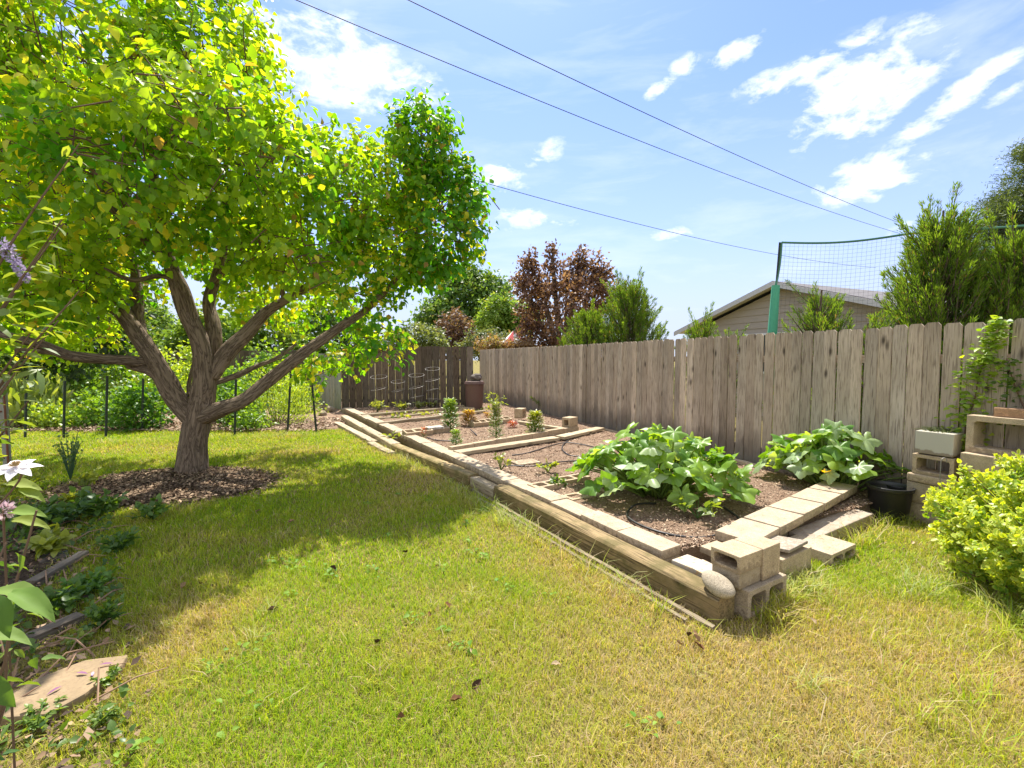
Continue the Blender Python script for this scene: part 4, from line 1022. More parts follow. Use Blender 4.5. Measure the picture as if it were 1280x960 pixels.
small_tree('garden_tree', 'dark dense tree at the top left corner behind the big tree', (-14.5, 13.5, 0), [(np.array([-14.5, 13.5, 5.5]), np.array([2.2, 2, 3.5])), (np.array([-14, 13.5, 9]), np.array([1.5, 1.5, 2.4])), (np.array([-13, 13, 3]), np.array([2, 1.6, 1.6]))], 1500, 8, .24, ((.02, .045, .015), (.06, .10, .03), (.1, .14, .04)), .3, 'trees behind the vegetable patch', seed=55, clr=.3)

# junipers: upright feathery sprays
def juniper(name, label, base, h, rad, nplume, seed, pal, group, narrow=1., spikes=3, blade=.15):
    rng = np.random.default_rng(seed); root = empty(name, base, label, 'juniper', group)
    P, A, S, T = [], [], [], []; mb = MB()
    mb.tube([(0, 0, 0), (rng.normal(0, .05), 0, h * .5), (0, 0, h * .9)], [.07, .045, .012], 8)
    nplume = int(nplume * 2.8)
    for i in range(nplume):
        t = rng.uniform(.02, 1) ** .8; a = rng.uniform(0, 2 * np.pi)
        z0 = h * .8 * t; rr = rad * (1 - t) ** .5 * narrow + .05
        r0 = rr * rng.uniform(.2, 1.0)
        o = np.array([math.cos(a), math.sin(a), 0])
        ln = rng.uniform(.38, .62) * (.5 + .6 * (1 - t)) * h / 2.6
        if i < spikes * 3: z0 = h * rng.uniform(.68, .8); ln = h * rng.uniform(.16, .26); r0 = rad * rng.uniform(.02, .3)
        dr = norm(o * rng.uniform(.15, .75) + np.array([0, 0, 1.]) + rng.normal(0, .12, 3))
        p0 = o * r0 + np.array([0, 0, z0])
        mb.tube([o * r0 * .2 + np.array([0, 0, max(.05, z0 - r0 * .8)]), p0, p0 + dr * ln], [.014, .009, .003], 4, caps=False)
        m = int(ln / .62 * 150 * rng.uniform(.7, 1.2)); s = rng.uniform(0, 1, m) ** .8
        fan = rdir(m); fan -= np.outer(fan @ dr, dr); fan = norm(fan)
        width = (.06 * (1 - s) ** .7 + .014) * (.6 + ln)
        P.append(p0 + dr * (ln * s)[:, None] + fan * (width * rng.uniform(0, 1, m))[:, None]); A.append(dr[None] + fan * .38 + rng.normal(0, .1, (m, 3)))
        S.append(rng.uniform(.6, 1.25, m) * blade * .44); T.append(np.clip(rng.uniform(0, 1) * .6 + s * .4 + rng.normal(0, .12, m), 0, 1))
    P, A, S, T = np.concatenate(P), np.concatenate(A), np.concatenate(S), np.concatenate(T)
    mb.build('trunk', M_BARK, root)
    C = lerpc(pal[0], pal[1], T); br = rng.uniform(0, 1, len(T)) < .04; C[br] = pal[2]
    leaf_mesh('foliage', P, A, rdir(len(P)), S, NEEDLE, C, M_LEAFB, root)
    return root
JP = ((.045, .105, .015), (.20, .31, .03), (.24, .16, .06)); JG = 'junipers behind the long fence'
def jun(px, y, ztop, rad, n, seed, label, **k):
    b = D(px, 450, y); return juniper('juniper', label, (b[0], y, .0), ztop, rad, n, seed, JP, JG, **k)
jun(787, 12.4, 4.15, 1.15, 150, 61, 'tall pointed juniper in front of the purple tree, its tip above all around')
jun(735, 12.9, 3.35, 1.3, 150, 62, 'broad juniper left of the tall pointed one, before the purple tree', spikes=1)
jun(878, 9.2, 2.65, .55, 60, 63, 'small juniper at the left end of the tan house', blade=.12)
jun(912, 8.2, 2.25, .3, 22, 64, 'tiny juniper tip just above the long fence by the green pole', blade=.1)
jun(1024, 6.7, 2.9, .6, 80, 65, 'slim juniper standing before the ball net near the green pole', blade=.11, spikes=2)
jun(1083, 6.2, 2.32, .3, 24, 66, 'small juniper sprig between the slim juniper and the big right ones', blade=.1)
jun(1170, 6.1, 3.95, .66, 190, 67, 'large juniper with bare dark tips, left of the pair at the right edge', blade=.12, spikes=4)
jun(1262, 5.7, 3.5, .5, 170, 68, 'large dense juniper, right of the pair at the right edge', blade=.12)
jun(1345, 6.0, 3.0, .8, 120, 69, 'juniper just past the right edge of the photo', blade=.13)
# dark pine at the upper right
def pine():
    rng = np.random.default_rng(5); root = empty('pine_tree', (17.9, 15.5, 0), 'dark shaggy pine at the top right beyond the junipers', 'tree')
    mb = MB(); mb.tube([(0, 0, 0), (.1, 0, 4), (0, 0, 8.6)], [.28, .2, .05], 10, lump=.1)
    P, A, S, T = [], [], [], []
    for i in range(190):
        z = rng.uniform(1.8, 8.8); a = rng.uniform(0, 2 * np.pi); r = rng.uniform(.45, 1) * (3.0 * (1 - (z / 9.6) ** 1.6) + .2)
        c = np.array([math.cos(a) * r, math.sin(a) * r, z + r * .12]); mb.tube([(0, 0, z - .3), c * [.6, .6, 1] - [0, 0, .15], c], [.05, .03, .012], 5, caps=False)
        m = 420; d = rdir(m); d[:, 2] = d[:, 2] * .6 + .25
        P.append(c + rng.normal(size=(m, 3)) * [.27, .27, .15]); A.append(norm(d)); S.append(rng.uniform(.09, .16, m)); T.append(np.clip(.3 + .5 * d[:, 2] + rng.normal(0, .15, m), 0, 1))
    mb.build('trunk', M_BARK, root)
    P, A, S, T = (np.concatenate(q) for q in (P, A, S, T))
    leaf_mesh('foliage', P, A, rdir(len(P)), S, NEEDLE, lerpc((.03, .055, .02), (.12, .16, .045), T), M_LEAFB, root)
pine()

# ------------------------------------------------------------------ squash plants
def lobed_leaf(rng, n=42):
    th = np.linspace(-math.pi * .93, math.pi * .93, n)
    r = .56 + .36 * (1 - np.abs(np.sin(th * 2.5))) ** .9 + .14 * np.cos(th) + rng.normal(0, .03, n)
    r *= 1 - .35 * (np.abs(th) / math.pi) ** 6
    x = r * np.cos(th); y = r * np.sin(th)
    ring = np.stack([x, y, .10 * np.cos(th * 5) - .16 * (x * x + y * y) + rng.normal(0, .02, n)], 1)
    mid_ = np.stack([x * .55, y * .55, .05 * np.cos(th * 5) + .02 * np.ones(n)], 1)
    return np.concatenate([[(0, 0, -.05)], mid_, ring]), [(0, 1 + i, 2 + i) for i in range(n - 1)] + [(1 + i, 1 + n + i, 2 + n + i, 2 + i) for i in range(n - 1)]
def squash(label, c, rx, ry, h, nl, seed, size=(.14, .24), pale=.25, flowers=2, rot=0., avoid=None):
    rng = np.random.default_rng(seed); root = empty('squash_plant', c, label, 'squash plant')
    lf, st = MB(), MB()
    for i in range(nl):
        a = i * 2.39996 + rng.normal(0, .2); q = math.sqrt((i + .5) / nl)
        x, y = q * rx * math.cos(a), q * ry * math.sin(a)
        x, y = x * math.cos(rot) - y * math.sin(rot), x * math.sin(rot) + y * math.cos(rot)
        z = h * (1 - .72 * q ** 2.2) * rng.uniform(.62, 1.08) + .04
        if avoid is not None and np.hypot(x + c[0] - avoid[0], y + c[1] - avoid[1]) < avoid[2]: continue
        o = np.array([x, y, 0]); on = o / (np.linalg.norm(o) + .01)
        nrm_ = norm(np.array([0, 0, 1.]) + on * rng.uniform(.05, 1.1) * (.4 + q * .8) + rng.normal(0, .42, 3))
        ax = norm(on + rng.normal(0, .45, 3) + np.array([0, 0, -.35 * q])); ax = norm(ax - nrm_ * np.dot(ax, nrm_)); bx = np.cross(nrm_, ax)
        s = rng.uniform(*size) * (1.05 - .2 * q) * (1.0 if z > .12 else .7)
        tv, tf = lobed_leaf(rng); p = np.array([x, y, max(z, s * .45)])
        V = p + s * (tv[:, 0:1] * ax + tv[:, 1:2] * bx + tv[:, 2:3] * nrm_)
        V[:, 2] = np.maximum(V[:, 2], .012)
        k = rng.uniform(0, 1); col = np.array((.10, .24, .035)) * (1 - k) + np.array((.26, .40, .05)) * k
        if rng.uniform() < pale: col = col * .45 + np.array((.42, .50, .34)) * .6
        cs = [tuple(np.clip(col * 1.25, 0, 1))] + [tuple(col * rng.uniform(.9, 1.1)) for _ in range(42)] + [tuple(np.clip(col * rng.uniform(.95, 1.3), 0, 1)) for _ in range(42)]
        o0 = len(lf.v); lf.add(V, tf); lf.c[o0:] = cs
        b0 = np.array([x * .25 + rng.normal(0, .04), y * .25 + rng.normal(0, .04), .01]); st.tube(smooth_path([b0, b0 * .5 + p * .5 + [0, 0, .05], p - nrm_ * s * .05], 4), np.linspace(.012, .007, 9), 6, (.22, .30, .08))
    lf.build('leaves', M_SQUASH, root, True); st.build('stems', M_SQUASH, root, True)
    for i in range(flowers):
        fl = MB(); a = rng.uniform(3.5, 6); p = np.array([rx * .8 * math.cos(a), ry * .8 * math.sin(a), h * rng.uniform(.3, .5)])
        for k in range(5):
            b = 2 * math.pi * k / 5; d = np.array([math.cos(b), math.sin(b) * .8 - .3, .5])
            fl.add([p, p + d * .04 + np.array([-d[1], d[0], 0]) * .018, p + d * .075, p + d * .04 - np.array([-d[1], d[0], 0]) * .018], [(0, 1, 2, 3)], (.75, .45, .02))
        fl.build('flower', M_SQUASH, root)
    return root
sq = G(826, 622, .15); squash('large squash plant with broad lobed leaves glowing yellow green, black hose looped before it', (sq[0], sq[1] + .1, .15), .90, .64, .66, 125, 81, size=(.13, .225), rot=-.35, pale=.22)
sq2 = G(1052, 612, .15); squash('squash plant with broad dusty pale leaves against the long fence, left of the black pots', (sq2[0] - .06, sq2[1] + .05, .15), .78, .42, .64, 104, 82, size=(.12, .22), pale=.6, rot=-.95, flowers=1, avoid=(p_[0] + .02, p_[1] + .10, .27))
# watermelon sprig
def sprig(name, label, c, n, ln, leaf, pal, seed, cat='plant', up=.6, group=None, tmpl=OVATE, flower=None):
    rng = np.random.default_rng(seed); root = empty(name, c, label, cat, group); st = MB(); P, A, Nn, S, C = [], [], [], [], []
    for i in range(n):
        a = rng.uniform(0, 2 * np.pi); d = norm(np.array([math.cos(a), math.sin(a), up * rng.uniform(.5, 2)])); e = d * ln * rng.uniform(.6, 1.1)
        m = e * .5 + np.array([0, 0, ln * .12]); st.tube([(0, 0, 0), m, e], [.005, .004, .002], 5, tuple(pal[0]), caps=False)
        for k in range(7):
            t = rng.uniform(.35, 1.05); p = (m * 2 * t if t < .5 else m + (e - m) * (t - .5) * 2); P.append(p); A.append(norm(e) * .5 + rng.normal(0, .6, 3)); Nn.append(np.array([0, 0, 1]) + rng.normal(0, .4, 3)); S.append(leaf * rng.uniform(.6, 1.2))
            C.append(np.array(pal[0]) * (1 - t * .7) + np.array(pal[1]) * t * .7)
    st.build('stems', M_LEAFB, root); leaf_mesh('leaves', np.array(P), np.array(A), np.array(Nn), np.array(S), tmpl, np.array(C), M_SQUASH, root)
    return root
q = G(872, 648, .15); sprig('melon_vine', 'young melon vine with small cut leaves in front of the large squash plant', q, 12, .34, .085, ((.10, .17, .04), (.28, .36, .10)), 83)
q = G(626, 588, .15); sprig('seedling', 'thin pale seedling by the left end of the hose', q, 7, .22, .06, ((.2, .25, .07), (.36, .38, .14)), 84, 'seedling', 1.6, 'seedlings on bare soil')
q = G(685, 590, .15); sprig('seedling', 'low bushy seedling with a dark shadow near the weedy hollow block', q, 11, .17, .055, ((.2, .27, .05), (.36, .40, .08)), 85, 'seedling', .7, 'seedlings on bare soil')
q = G(696, 608, .15); sprig('weed', 'green weed growing between the two rows of hollow blocks', q, 14, .12, .045, ((.06, .13, .03), (.16, .26, .05)), 86, 'weed', .6)
# columnar leafy plants
def column_plant(label, px, py, h, r, n, seed, pal, z=.15, wispy=0., name='leafy_plant', tmpl=LANCE, lsz=.07):
    rng = np.random.default_rng(seed); q = G(px, py, z); root = empty(name, q, label, 'plant'); n = int(n * 3.2); r = r * 1.15; st = MB()
    t = rng.uniform(0, 1, n) ** .85; a = rng.uniform(0, 2 * np.pi, n); o = np.stack([np.cos(a), np.sin(a), np.zeros(n)], 1)
    rad = r * (1 - .6 * t ** 1.5) * rng.uniform(.2, 1, n)
    P = o * rad[:, None] + np.array([0, 0, 1]) * (t * h)[:, None]
    A = o * .9 + np.array([0, 0, 1]) * rng.uniform(.1, .9, n)[:, None]; Nn = np.array([0, 0, 1]) - o * .3 + rng.normal(0, .3, (n, 3))
    st.tube([(0, 0, 0), (0, 0, h * .95)], [.012, .004], 6, (.2, .25, .08))
    if wispy:
        for i in range(14):
            b = rng.uniform(0, 6.28); e = np.array([math.cos(b) * r * 1.2, math.sin(b) * r * 1.2, h * rng.uniform(.95, 1.25)]); st.tube([(0, 0, h * .6), e * [.5, .5, .85], e], [.004, .003, .002], 4, (.30, .34, .18))
            P = np.concatenate([P, e + rng.normal(0, .015, (5, 3))]); A = np.concatenate([A, rdir(5)]); Nn = np.concatenate([Nn, rdir(5)]); t = np.concatenate([t, np.ones(5)])
    st.build('stem', M_LEAFB, root)
    leaf_mesh('foliage', P, A, Nn, rng.uniform(.7, 1.25, len(P)) * lsz, tmpl, lerpc(pal[0], pal[1], np.clip(t + rng.normal(0, .2, len(t)), 0, 1)), M_SQUASH, root)
LG = ((.10, .22, .03), (.28, .40, .05))
column_plant('bright green narrow leafy column, tallest plant left in the bed', 563, 537, .62, .13, 260, 91, LG, lsz=.09)
column_plant('slender leafy plant with wispy seed heads beyond the pinkish plank', 620, 549, .66, .11, 260, 92, ((.12, .20, .04), (.30, .36, .10)), wispy=1, lsz=.065)
column_plant('stout bushy leafy plant beyond the pinkish plank, nearest the fence', 669, 544, .44, .15, 260, 93, ((.10, .18, .03), (.34, .38, .06)), lsz=.08)
column_plant('short leafy plant by the lawn end of the pinkish plank', 570, 557, .26, .08, 110, 94, LG, lsz=.06)
column_plant('bronze leaved bushy plant behind the bright green column', 586, 532, .32, .15, 120, 95, ((.20, .13, .04), (.42, .27, .06)), lsz=.10)
column_plant('small orange leaved plant behind the slender leafy one', 610, 526, .18, .1, 50, 96, ((.25, .12, .03), (.45, .28, .06)), lsz=.08)
column_plant('small plant with red leaves beside the slender leafy one', 641, 534, .11, .08, 30, 97, ((.35, .05, .04), (.5, .16, .10)), lsz=.08)
column_plant('tiny plant with an orange red head near the lawn edge', 529, 548, .2, .05, 40, 98, ((.14, .16, .05), (.55, .12, .03)), lsz=.05)
for i, (px, py, lb) in enumerate(((472, 515, 'largest tomato seedling, under the leftmost wire cage'), (501, 513, 'tomato seedling under the second wire cage from the left'), (524, 511, 'tomato seedling under the third wire cage from the left'), (541, 509, 'small tomato seedling under the rightmost wire cage'))):
    q = G(px, py, .15); sprig('tomato_seedling', lb, q, 10 - i, .3 - .04 * i, .11, ((.16, .2, .07), (.32, .36, .14)), 100 + i, 'seedling', .9, 'tomato seedlings under the cages')
P = []
rng = np.random.default_rng(4)
for (px, py, n, w_) in ((523, 518, 60, 22), (497, 522, 26, 7), (590, 515, 18, 8), (490, 545, 10, 4), (602, 512, 14, 8)):
    for i in range(n): P.append(G(px + rng.normal(0, w_), py + rng.normal(0, 1), .15))
P = np.array(P); o = leaf_mesh('small_sprouts', P + rng.normal(0, .02, P.shape), rdir(len(P)) + UP * .8, rdir(len(P)) + UP, rng.uniform(.06, .13, len(P)), OVATE, lerpc((.16, .22, .05), (.34, .38, .10), rng.uniform(0, 1, len(P))), M_SQUASH); tag(o, kind='stuff')
# wire cages
def cage(label, px, rings, y, w_px):
    b = D(px, 500, y); b[2] = .14; root = empty('tomato_cage', b, label, 'tomato cage', 'wire tomato cages before the dark fence')
    w_ = w_px / 2 / FPX * y; zs = [D(px, r, y)[2] - .14 for r in rings]
    for i, z in enumerate(zs):
        mb = MB(); r = w_ * (1 - .06 * i); mb.tube([(math.cos(t) * r, math.sin(t) * r, z + r * .22 * math.sin(t + i)) for t in np.linspace(0, 2 * math.pi, 28)], .0055, 6, caps=False); mb.build('ring', M_WIRE, root)
    for k in range(3):
        a = .5 + k * 2.094; mb = MB(); mb.tube([(math.cos(a) * w_ * .55, math.sin(a) * w_ * .55, -.05), (math.cos(a) * w_, math.sin(a) * w_, zs[0] + .04)], .0045, 6); mb.build('leg', M_WIRE, root)
cage('wire tomato cage with two rings, leftmost of four', 474, (471, 486), 13.3, 20)
cage('wire tomato cage with low rings, second from the left', 498, (477, 488), 13.3, 17)
cage('wire tomato cage with three rings, third from the left', 521, (469, 484, 496), 13.2, 19)
cage('tallest wire tomato cage with four rings, rightmost', 541, (461, 475, 487, 499), 13.2, 18)
# bin
def bin_():
    b = D(593, 508, 13.25); b[2] = .1; root = empty('compost_bin', b, 'brown plastic bin with a lid in the corner where the fences meet', 'bin')
    M_BIN = mat_plain('brown_plastic', (.13, .075, .06), .5, .15, spec=.35, bmp=.05)
    bm = bmesh.new(); bmesh.ops.create_cone(bm, segments=32, radius1=.235, radius2=.275, depth=.78, cap_ends=True)
    for v in bm.verts: v.co.z += .39
    bm_obj('body', bm, M_BIN, root, bevel=.015)
    bm = bmesh.new(); bmesh.ops.create_cone(bm, segments=32, radius1=.31, radius2=.27, depth=.09, cap_ends=True)
    for v in bm.verts: v.co.z += .825
    bm_obj('lid', bm, M_BIN, root, bevel=.02)
    bm = bmesh.new(); bmesh.ops.create_icosphere(bm, subdivisions=3, radius=1)
    for v in bm.verts: v.co = Vector((v.co.x * .17, v.co.y * .15, v.co.z * .12)) * (1 + .25 * mnoise.noise(v.co * 1.7))
    o = bm_obj('rock', bm, mat_concrete('dark_rock', (.20, .17, .15), amt=.3, splash=False), bevel=0); o.location = (b[0] + .07, b[1], b[2] + .97); tag(o, 'dark lumpy rock lying on the lid of the brown bin', 'rock')
bin_()

# ------------------------------------------------------------------ shrub on the right
def shrub(label, c, rx, ry, h, n, seed):
    rng = np.random.default_rng(seed); root = empty('variegated_shrub', (c[0], c[1], 0), label, 'shrub')
    ns = 1150; d = norm(rng.normal(size=(ns, 3))); d[:, 2] = np.abs(d[:, 2]) * 1.1 - .42; d = norm(d)
    lum = 1 + .16 * np.array([mnoise.noise(Vector(tuple(q * 2.4 + np.array([5, 1, 2])))) for q in d]) + .07 * np.array([mnoise.noise(Vector(tuple(q * 6))) for q in d])
    tips = d * np.array([rx, ry, h * .62])[None] * lum[:, None] * rng.uniform(.72, 1.03, ns)[:, None] + np.array([0, 0, h * .40])
    tips[:, 2] = np.maximum(tips[:, 2], .06)
    mb = MB()
    for t in tips[::2]:
        b = t * np.array([.12, .12, 0]); mb.tube(smooth_path([b, b * .4 + t * .6 - np.array([0, 0, .05]), t], 3), np.linspace(.008, .002, 7), 4, caps=False)
    mb.build('branches', M_TWIG, root)
    k = n // ns; out = norm(tips - np.array([0, 0, h * .25]))
    s = rng.uniform(0, 1, (ns, k, 1)); ax = norm(out * .8 + np.array([0, 0, .55]) + rng.normal(0, .3, (ns, 3)))
    P = tips[:, None] - ax[:, None] * s * .16 + rng.normal(0, .012, (ns, k, 3))
    side = norm(rng.normal(size=(ns, k, 3)))
    A = ax[:, None] * .55 + side * .8; Nn = np.array([0, 0, .8]) + out[:, None] * .6 + rng.normal(0, .4, (ns, k, 3))
    P, A, Nn = (q.reshape(-1, 3) for q in (P, A, Nn)); m = len(P)
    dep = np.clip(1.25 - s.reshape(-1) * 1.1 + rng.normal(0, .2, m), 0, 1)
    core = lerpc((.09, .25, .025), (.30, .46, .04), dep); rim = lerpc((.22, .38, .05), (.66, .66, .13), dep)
    P[:, 2] = np.maximum(P[:, 2], .02)
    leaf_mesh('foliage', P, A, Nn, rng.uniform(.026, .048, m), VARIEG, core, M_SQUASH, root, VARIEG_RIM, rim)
    return root
sh = shrub('low dense shrub with yellow edged green leaves at the right, before the block stacks', (4.12, 2.82, 0), 1.13, 1.0, 1.0, 1150 * 46, 111)
# vine on the fence
def vine(name, label, pts, y_off, n, lsz, seed, pal):
    rng = np.random.default_rng(seed); W = []
    for (px, py) in pts:
        d = ray(px, py); O = np.array([0, 0, CAMH]); t = np.dot(FP0 + FN * (.035 + y_off) - O, FN) / np.dot(d, FN); W.append(O + d * t)
    root = empty(name, W[0] * [1, 1, 0], label, 'vine'); W = smooth_path(W, 8) - W[0] * np.array([1, 1, 0])
    mb = MB(); mb.tube(W, np.linspace(.008, .003, len(W)), 5); mb.build('stem', M_TWIG, root)
    i = rng.integers(0, len(W), n); sp = .09 * (1 - .6 * i / len(W))
    P = W[i] + FDIR * rng.normal(0, 1, (n, 1)) * sp[:, None] + FN * rng.uniform(.0, .07, (n, 1)) + UP * rng.normal(0, .03, (n, 1))
    A = FN * .6 + FDIR * rng.normal(0, .8, (n, 1)) + UP * rng.uniform(-.3, .5, (n, 1)); Nn = UP * .8 + FN * .5 + rng.normal(0, .3, (n, 3))
    leaf_mesh('leaves', P, A, Nn, rng.uniform(.6, 1.2, n) * lsz, OVATE, lerpc(pal[0], pal[1], np.clip(rng.uniform(0, 1, n), 0, 1)), M_SQUASH, root)
vine('climbing_vine', 'bright green creeper climbing the long fence beside the block stacks', [(1205, 560), (1208, 530), (1218, 500), (1224, 470), (1232, 450), (1244, 425), (1250, 404)], 0, 620, .055, 121, ((.16, .30, .03), (.42, .54, .07)))
vine('climbing_vine', 'thin dark green creeper on the fence at the right edge above the brick', [(1290, 530), (1276, 500), (1268, 480), (1262, 462), (1258, 448)], 0, 160, .045, 122, ((.06, .13, .03), (.2, .3, .05)))

# ------------------------------------------------------------------ house
def house():
    Y1 = 15.4; g1 = np.array([.360 * Y1, Y1, 0]); g2 = np.array([.566 * .793 * Y1, .793 * Y1, 0]); g3 = 2 * g2 - g1
    d = norm(g3 - g1); hw = np.linalg.norm(g3 - g1) / 2; nb = np.array([-d[1], d[0], 0]); nb = nb if np.dot(nb, [1, 1, 0]) > 0 else -nb
    ze = D(845, 413, Y1)[2]; za = D(962, 351, g2[1])[2]
    root = empty('tan_house', (g2[0], g2[1], 0), 'tan house with lap siding and a low gable behind the long fence', 'house')
    def W(a, b, z): return d * a + nb * b + np.array([0, 0, z])
    M_SIDE = mat_plain('tan_siding', (.42, .355, .285), .7, .06, 3, bmp=.1)
    M_FASC = mat_plain('fascia', (.60, .57, .53), .6, .05, 4, bmp=.05); M_ROOF = mat_plain('shingles', (.16, .15, .15), .9, .3, 18, bmp=.8)
    sl = (za - ze) / hw; z0w = ze - .05; inset = .35
    hi = hw - .30
    mb = MB()
    def width(z): return hi if z < za - .18 - sl * hi else max(0.0, (za - .18 - z) / sl)
    z = .0; st = .19
    while z < za - .2:
        z1 = min(z + st, za - .19); a0, a1 = width(z), width(z1)
        for (za_, zb_, b0, b1) in ((z, z1, inset - .022, inset - .002),):
            mb.add([W(-a0, b0, za_), W(a0, b0, za_), W(a1, b1, zb_), W(-a1, b1, zb_)], [(0, 1, 2, 3)])
            mb.add([W(-a0, b0, za_), W(a0, b0, za_), W(a0, inset, za_), W(-a0, inset, za_)], [(0, 3, 2, 1)])
        z += st
    zt = za - .18 - sl * hi
    for s in (-1, 1): mb.add([W(s * hi, inset, 0), W(s * hi, 9, 0), W(s * hi, 9, zt), W(s * hi, inset, zt)], [(0, 1, 2, 3)])
    mb.add([W(-hi, 9, 0), W(hi, 9, 0), W(hi, 9, zt), W(0, 9, za - .18), W(-hi, 9, zt)], [(0, 1, 2, 3, 4)])
    mb.build('wall', M_SIDE, root)
    for s in (-1, 1):
        mb = MB(); e0 = hw + .1
        v = [W(0, 0, za), W(s * e0, 0, za - sl * e0), W(s * e0, 9.3, za - sl * e0), W(0, 9.3, za)]
        mb.add(v + [q - np.array([0, 0, .07]) for q in v], [(0, 1, 2, 3), (7, 6, 5, 4), (0, 4, 5, 1), (1, 5, 6, 2), (2, 6, 7, 3), (3, 7, 4, 0)]); mb.build('roof', M_ROOF, root)
        mb = MB(); v = [W(0, -.03, za - .02), W(s * e0, -.03, za - .02 - sl * e0), W(s * e0, -.03, za - .15 - sl * e0), W(0, -.03, za - .15)]
        mb.add(v + [q + nb * .028 for q in v], [(0, 1, 2, 3), (7, 6, 5, 4), (0, 4, 5, 1), (1, 5, 6, 2), (2, 6, 7, 3), (3, 7, 4, 0)]); mb.build('rake_board', M_FASC, root)
        mb = MB(); v = [W(0, 0, za - .075), W(s * e0, 0, za - .075 - sl * e0), W(s * e0, .36, za - .075 - sl * e0), W(0, .36, za - .075)]
        mb.add(v, [(0, 1, 2, 3)]); mb.build('soffit', M_FASC, root)
    mb = MB(); c = W(-hw * .72, 2.4, za - sl * hw * .72)
    for _a in np.linspace(.3, 1, 60):
        c_ = W(-hw * _a, 2.4, za - sl * hw * _a) + np.array(root.location)
        if abs(c_[0] / c_[1] * FPX + 640 - 875) < 3: c = W(-hw * _a, 2.4, za - sl * hw * _a)
    mb = MB(); mb.tube([c - [0, 0, .1], c + [0, 0, .62]], .06, 10); mb.build('vent_pipe', mat_plain('pipe_grey', (.25, .25, .25), .5), root)
    wf = MB(); cz = 2.33
    for (a0, a1, z0_, z1_) in ((-1.05, .55, cz - .06, cz), (-1.05, .55, 1.2, 1.26), (-1.05, -.99, 1.26, cz - .06), (.49, .55, 1.26, cz - .06), (-.28, -.22, 1.26, cz - .06)):
        v = [W(a0, inset - .06, z0_), W(a1, inset - .06, z0_), W(a1, inset - .06, z1_), W(a0, inset - .06, z1_)]
        wf.add(v + [q + nb * .05 for q in v], [(0, 1, 2, 3), (7, 6, 5, 4), (0, 4, 5, 1), (1, 5, 6, 2), (2, 6, 7, 3), (3, 7, 4, 0)])
    fr = wf.build('window', mat_plain('white_trim', (.75, .74, .70), .5, .05), root)
    mb = MB(); mb.add([W(-1.0, inset - .035, 1.25), W(.5, inset - .035, 1.25), W(.5, inset - .035, cz - .05), W(-1., inset - .035, cz - .05)], [(0, 1, 2, 3)])
    mb.build('pane', mat_plain('window_glass', (.04, .05, .06), .08, spec=.6, bmp=0.), fr)
house()
# ball net
def net():
    a = D(968, 415, 7.5); a[2] = 0; t0 = D(977, 303, 7.5); b = np.array([7.9, 6.46, 0]); hN = t0[2]
    root = empty('ball_net', a, 'tall green ball net on a slanted pole behind the long fence', 'net')
    M_G = mat_plain('green_fabric', (.10, .42, .25), .7, .15, 20); M_GD = mat_plain('green_rope', (.09, .22, .15), .8, .2, 20)
    dv = (b - a); ln = np.linalg.norm(dv); dv /= ln; off = t0 - a
    mb = MB(); zf = D(963, 360, 7.5) - a; zf2 = D(969, 357, 7.5)[2]
    mb.tube([(-.05, 0, 0), (-.06, 0, zf2 * .5), (0, 0, zf2)], [.085, .08, .06], 12); mb.build('pole_sleeve', M_G, root)
    mb = MB(); mb.tube([(0, 0, zf2 - .1), (off[0] - .03, 0, hN)], .014, 8); mb.build('pole', M_STAKE, root)
    top = []
    for t in np.linspace(0, 1, 40): top.append(np.array([off[0], 0, hN]) + dv * ln * t + np.array([0, 0, -.10 * math.sin(min(1, t * 2.2) * math.pi) * .6 + .02 * t]))
    top = np.array(top)
    mb = MB(); mb.tube(top, .017, 8); mb.tube(smooth_path([top[0], top[0] + [-.02, 0, -.35], top[0] + [-.08, 0, -.75], top[0] + [-.10, 0, -1.0]], 6), .018, 8); mb.build('rope', M_GD, root)
    mb = MB(); pit = .062
    m = int(ln / pit)
    for i in range(m):
        t = i / m * 39; k = int(t); p = top[k] * (1 - t + k) + top[min(39, k + 1)] * (t - k); sag = .05 * math.sin(i * .35)
        mb.tube([p, p + np.array([.03 * sag, .0, -1.1]) - dv * .05 * (1 - i / m), p + np.array([sag * .4, 0, -2.2]) - dv * .10 * (1 - i / m)], .0013, 3, (.8, .8, .8), caps=False)
    for j in range(1, 34):
        z = j * pit; pp = [top[k] - np.array([0, 0, z]) - dv * .045 * z * (1 - k / 39) for k in range(0, 40, 3)] ; mb.tube(pp, .0013, 3, caps=False)
    mb.build('mesh', mat_plain('net_cord', (.06, .07, .07), .8), root)
net()
# overhead cables
for (A, B, za, zb, lb) in (((497, 53), (1125, 292), 8., 8., 'upper left overhead cable, left of two long ones crossing the sky'), ((620, 53), (1165, 293), 8., 8., 'thick overhead cable, right of two long ones crossing the sky'),
                           ((340, 150), (970, 318), 6.6, 6.6, 'lowest overhead cable passing behind the crown of the big tree')):
    a, b = G(*A, za) if False else None, None
    da, db = ray(*A), ray(*B); a = np.array([0, 0, CAMH]) + da * ((za - CAMH) / da[2]); b = np.array([0, 0, CAMH]) + db * ((zb - CAMH) / db[2])
    P = [a + (b - a) * t + np.array([0, 0, .22 * (2 * t - 1) ** 2 - .22]) * 1.0 for t in np.linspace(-.8, 1.6, 60)]
    mb = MB(); mb.tube(P, .0085, 6); o = mb.build('overhead_cable', M_STAKE); tag(o, lb, 'cable')
